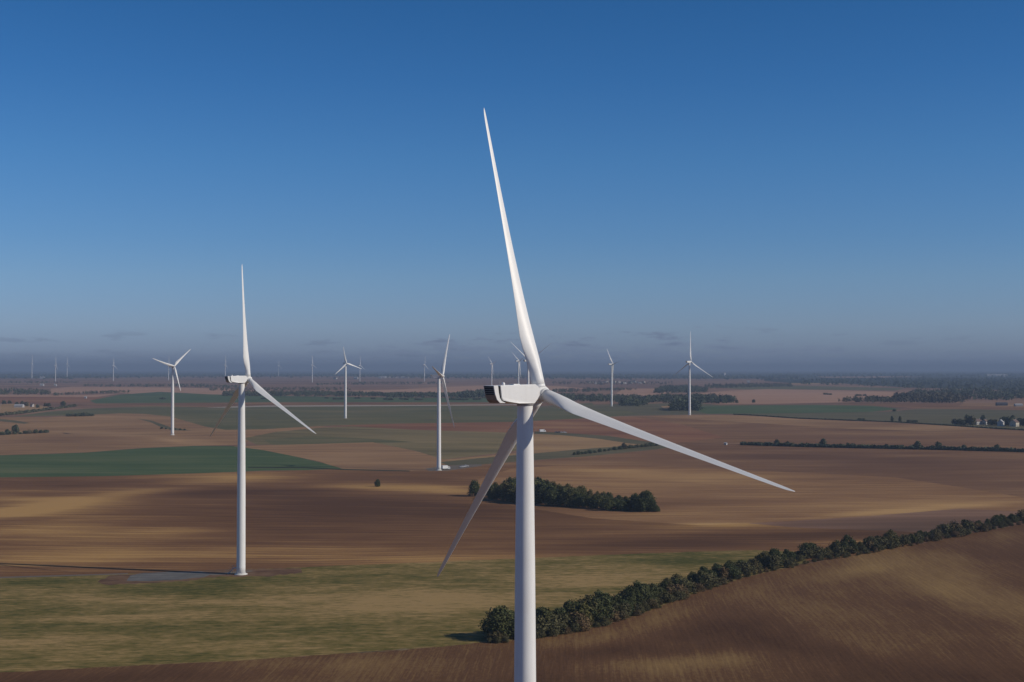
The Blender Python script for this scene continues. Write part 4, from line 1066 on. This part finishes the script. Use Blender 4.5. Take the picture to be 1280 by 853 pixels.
def car(p, rz, paint, label, group=None):
    t = thing('parked_car', label, 'car', tuple(p), rz, group)
    b = MB()
    prof = [(-2.1, .32), (2.1, .32), (2.18, .62), (2.0, .80), (1.15, .92), (-1.7, .98), (-2.15, .85)]
    bb = MB().prism(prof, .86, 0, .06)
    bb.bm.transform(Matrix.Rotation(math.pi / 2, 4, 'Z'))
    part('body', bb.mesh('body', M[paint]), t)
    cb = MB().prism([(1.15, .90), (.35, 1.42), (-1.1, 1.45), (-1.85, .96)], lambda x: .74, 0, .05)
    cb.bm.transform(Matrix.Rotation(math.pi / 2, 4, 'Z'))
    part('cabin', cb.mesh('cabin', M['glass']), t)
    rf = MB().prism([(.38, 1.41), (.30, 1.47), (-1.05, 1.50), (-1.15, 1.44)], .70)
    rf.bm.transform(Matrix.Rotation(math.pi / 2, 4, 'Z'))
    part('roof', rf.mesh('roof', M[paint]), t)
    for sx in (-1, 1): part('headlight', MB().box(sx * .62 - .16, sx * .62 + .16, 2.06, 2.17, .58, .72).mesh('headlight', M['lamp']), t)
    wheels(t, (1.3, -1.3), .78)
    return t


def truck(p, rz, label, L=6.4, box_h=3.1):
    t = thing('box_truck', label, 'truck', tuple(p), rz)
    part('cargo_box', MB().box(-1.1, 1.1, -L / 2, L / 2 - 1.9, .75, box_h, 0, .04).mesh('cargo_box', M['van_paint']), t)
    cb = MB().prism([(L / 2 - 1.8, .45), (L / 2, .45), (L / 2 + .05, 1.25), (L / 2 - .35, 2.25), (L / 2 - 1.8, 2.3)], 1.0, 0, .05)
    cb.bm.transform(Matrix.Rotation(math.pi / 2, 4, 'Z'))
    c = part('cab', cb.mesh('cab', M['van_paint']), t)
    ws = MB().prism([(L / 2 + .07, 1.3), (L / 2 - .29, 2.18), (L / 2 - .34, 2.18), (L / 2 + .02, 1.3)], .85)
    ws.bm.transform(Matrix.Rotation(math.pi / 2, 4, 'Z'))
    part('windscreen', ws.mesh('windscreen', M['glass']), c)
    for sx in (-1, 1): part('side_window', MB().box(sx * 1.0 - .02, sx * 1.0 + .02, L / 2 - 1.4, L / 2 - .5, 1.35, 2.05).mesh('side_window', M['glass']), c)
    part('chassis', MB().box(-.9, .9, -L / 2 + .1, L / 2 - .2, .45, .74).mesh('chassis', M['dark']), t)
    wheels(t, (L / 2 - .95, -L / 2 + 1.3), .95, 1.25)
    return t


def van(p, rz, label):
    t = thing('van', label, 'van', tuple(p), rz)
    bb = MB().prism([(-2.6, .35), (2.6, .35), (2.7, .9), (2.3, 1.25), (1.6, 2.1), (1.2, 2.25), (-2.6, 2.25)], .98, 0, .08)
    bb.bm.transform(Matrix.Rotation(math.pi / 2, 4, 'Z'))
    part('body', bb.mesh('body', M['van_paint']), t)
    ws = MB().prism([(2.36, 1.28), (1.66, 2.10), (1.60, 2.10), (2.28, 1.28)], .84)
    ws.bm.transform(Matrix.Rotation(math.pi / 2, 4, 'Z'))
    part('windscreen', ws.mesh('windscreen', M['glass']), t)
    for sx in (-1, 1): part('side_window', MB().box(sx * .98 - .02, sx * .98 + .02, .7, 1.7, 1.3, 1.9).mesh('side_window', M['glass']), t)
    wheels(t, (1.7, -1.7), .88)
    return t


truck(at(557.3, 587), R_(-62), 'white box truck parked at the foot of a turbine', 6.4)
car(at(578.2, 584.6), R_(-70), 'car_silver', 'pale car, left one of two parked on the track right of the truck')
car(at(582.6, 583.6), R_(-70), 'car_silver', 'pale car, right one of two parked on the track right of the truck')
van(at(678.3, 540.4), R_(-75), 'white van parked far off just right of the biggest tower').scale = (1.35, 1.35, 1.35)
for x, pnt, lab in ((695.6, 'car_dark', 'dark car, leftmost in the row right of the far white van'), (699.0, 'car_dark', 'dark car, second in the row right of the far white van'), (702.6, 'car_silver', 'silver car, third in the row right of the far white van'), (706.4, 'car_silver', 'silver car, last on the right in the row near the far white van')):
    car(at(x, 541.2), R_(-80), pnt, lab)
house(at(907, 556.4), 2.4, 2.0, 1.9, .5, R_(60), 'tiny white hut alone in the brown field near the raised blade tip at right', 'wall_white', 'roof_grey', 'hut')

# ------------------------------------------------------------------ sun, sky and haze
HAZE = 1.05e-4
SUN_EL, SUN_BACK = 30.0, 16.0                   # degrees above the ground; degrees behind the picture's right
sd = Vector((math.cos(R_(SUN_EL)) * math.cos(R_(SUN_BACK)), -math.cos(R_(SUN_EL)) * math.sin(R_(SUN_BACK)), math.sin(R_(SUN_EL))))
sun_d = bpy.data.lights.new("sun", 'SUN')
sun_d.energy = 3.35
sun_d.angle = R_(.53)
sun_d.color = (1.0, .905, .77)
sun = bpy.data.objects.new("sun", sun_d); link(sun)
sun.rotation_euler = sd.to_track_quat('Z', 'Y').to_euler()
sun.location = (300, -100, 400)

w = bpy.data.worlds.new("World"); scene.world = w; w.use_nodes = True
nt = w.node_tree
bg = nt.nodes["Background"]
sky = N(nt, 'ShaderNodeTexSky', sky_type='NISHITA', sun_disc=False)
sky.sun_elevation = R_(SUN_EL)
sky.sun_rotation = math.atan2(sd.x, sd.y)
sky.altitude = 80; sky.air_density = 1.0; sky.dust_density = .3; sky.ozone_density = 2.0
# clear deep blue autumn sky: the Nishita sky graded by height above the horizon, with a low bank of far cloud
gen = N(nt, 'ShaderNodeTexCoord').outputs['Generated']
sx = N(nt, 'ShaderNodeSeparateXYZ'); nt.links.new(gen, sx.inputs[0])
el = sx.outputs['Z']
cr = N(nt, 'ShaderNodeValToRGB'); cr.color_ramp.interpolation = 'B_SPLINE' if False else 'LINEAR'
nt.links.new(math_n(nt, 'DIVIDE', el, .60, True), cr.inputs[0])
TINT = [(0.0, (.31, .43, .90)), (.012, (.355, .475, .92)), (.030, (.395, .525, .925)), (.0652, (.365, .535, .875)), (.0942, (.305, .515, .855)), (.1517, (.235, .497, .83)), (.2077, (.172, .447, .785)), (.256, (.141, .415, .733)), (.34, (.15, .38, .66)), (.60, (.24, .37, .52))]
e = cr.color_ramp.elements
e[0].position = 0; e[0].color = (*TINT[0][1], 1); e[1].position = 1; e[1].color = (*TINT[-1][1], 1)
for q, c in TINT[1:-1]:
    k = e.new(q / .60); k.color = (*c, 1)
skyc = mixc(nt, 1.0, sky.outputs[0], cr.outputs[0], 'MULTIPLY')
az = math_n(nt, 'ARCTAN2', sx.outputs['X'], sx.outputs['Y'])
cv = N(nt, 'ShaderNodeCombineXYZ')
nt.links.new(math_n(nt, 'MULTIPLY', az, 16.0), cv.inputs[0]); nt.links.new(math_n(nt, 'MULTIPLY', el, 95.0), cv.inputs[1])
n1 = noise(nt, cv.outputs[0], 1.9, 5, .58)
cv2 = N(nt, 'ShaderNodeCombineXYZ'); nt.links.new(math_n(nt, 'MULTIPLY', az, 3.2), cv2.inputs[0])
n2 = noise(nt, cv2.outputs[0], 1.5, 2, .5)
# bank: solid near the horizon, broken tops above it; tallest in the middle of the view
win = math_n(nt, 'MULTIPLY', rng_n(nt, az, -.16, -.06), rng_n(nt, az, .26, .16))
top = math_n(nt, 'ADD', math_n(nt, 'MULTIPLY', win, .0052), math_n(nt, 'ADD', math_n(nt, 'MULTIPLY', math_n(nt, 'SUBTRACT', n2, .5), .006), .0128))
hgt = math_n(nt, 'DIVIDE', math_n(nt, 'SUBTRACT', top, el), .0085)
amp = math_n(nt, 'ADD', math_n(nt, 'MULTIPLY', win, 9.0), 2.6)
hz = math_n(nt, 'ADD', hgt, math_n(nt, 'MULTIPLY', math_n(nt, 'SUBTRACT', n1, .5), amp))
bank = rng_n(nt, hz, -.05, .75)
# a few loose scraps higher up
sc_ = math_n(nt, 'MULTIPLY', rng_n(nt, n1, .565, .65), math_n(nt, 'MULTIPLY', rng_n(nt, el, .031, .022), rng_n(nt, win, 0, 1, .35, 1.0)))
mask = math_n(nt, 'MAXIMUM', math_n(nt, 'MULTIPLY', bank, .78), math_n(nt, 'MULTIPLY', sc_, .85), True)
cloud = mixc(nt, rng_n(nt, n1, .40, .60), (1.52, 2.06, 3.2), (2.02, 2.54, 3.6))
skyc = mixc(nt, mask, skyc, cloud)
skyc = mixc(nt, math_n(nt, 'MULTIPLY', sc_, .55, True), skyc, (1.22, 1.66, 2.62))
nt.links.new(skyc, bg.inputs[0])
bg.inputs[1].default_value = .1

# the blue autumn air over the plain
hm = bpy.data.materials.new("haze_air"); hm.use_nodes = True
hn = hm.node_tree
for n_ in list(hn.nodes):
    if n_.type != 'OUTPUT_MATERIAL': hn.nodes.remove(n_)
pv = N(hn, 'ShaderNodeVolumePrincipled')
pv.inputs['Color'].default_value = (.38, .49, .67, 1)
pv.inputs['Density'].default_value = HAZE
pv.inputs['Anisotropy'].default_value = 0.0
hn.links.new(pv.outputs[0], [n_ for n_ in hn.nodes if n_.type == 'OUTPUT_MATERIAL'][0].inputs['Volume'])
me = MB().box(-40000, 40000, -34000, 45000, -8, 160).mesh('haze', hm)
tag(link(bpy.data.objects.new('haze', me)), 'thin blue haze lying over the whole plain', 'haze', kind='stuff')

scene.view_settings.view_transform = 'Standard'
scene.view_settings.look = 'None'
scene.view_settings.exposure = 0
scene.view_settings.gamma = 1
scene.view_settings.use_curve_mapping = False
scene.cycles.max_bounces = 5
scene.cycles.volume_bounces = 0
scene.cycles.use_denoising = True
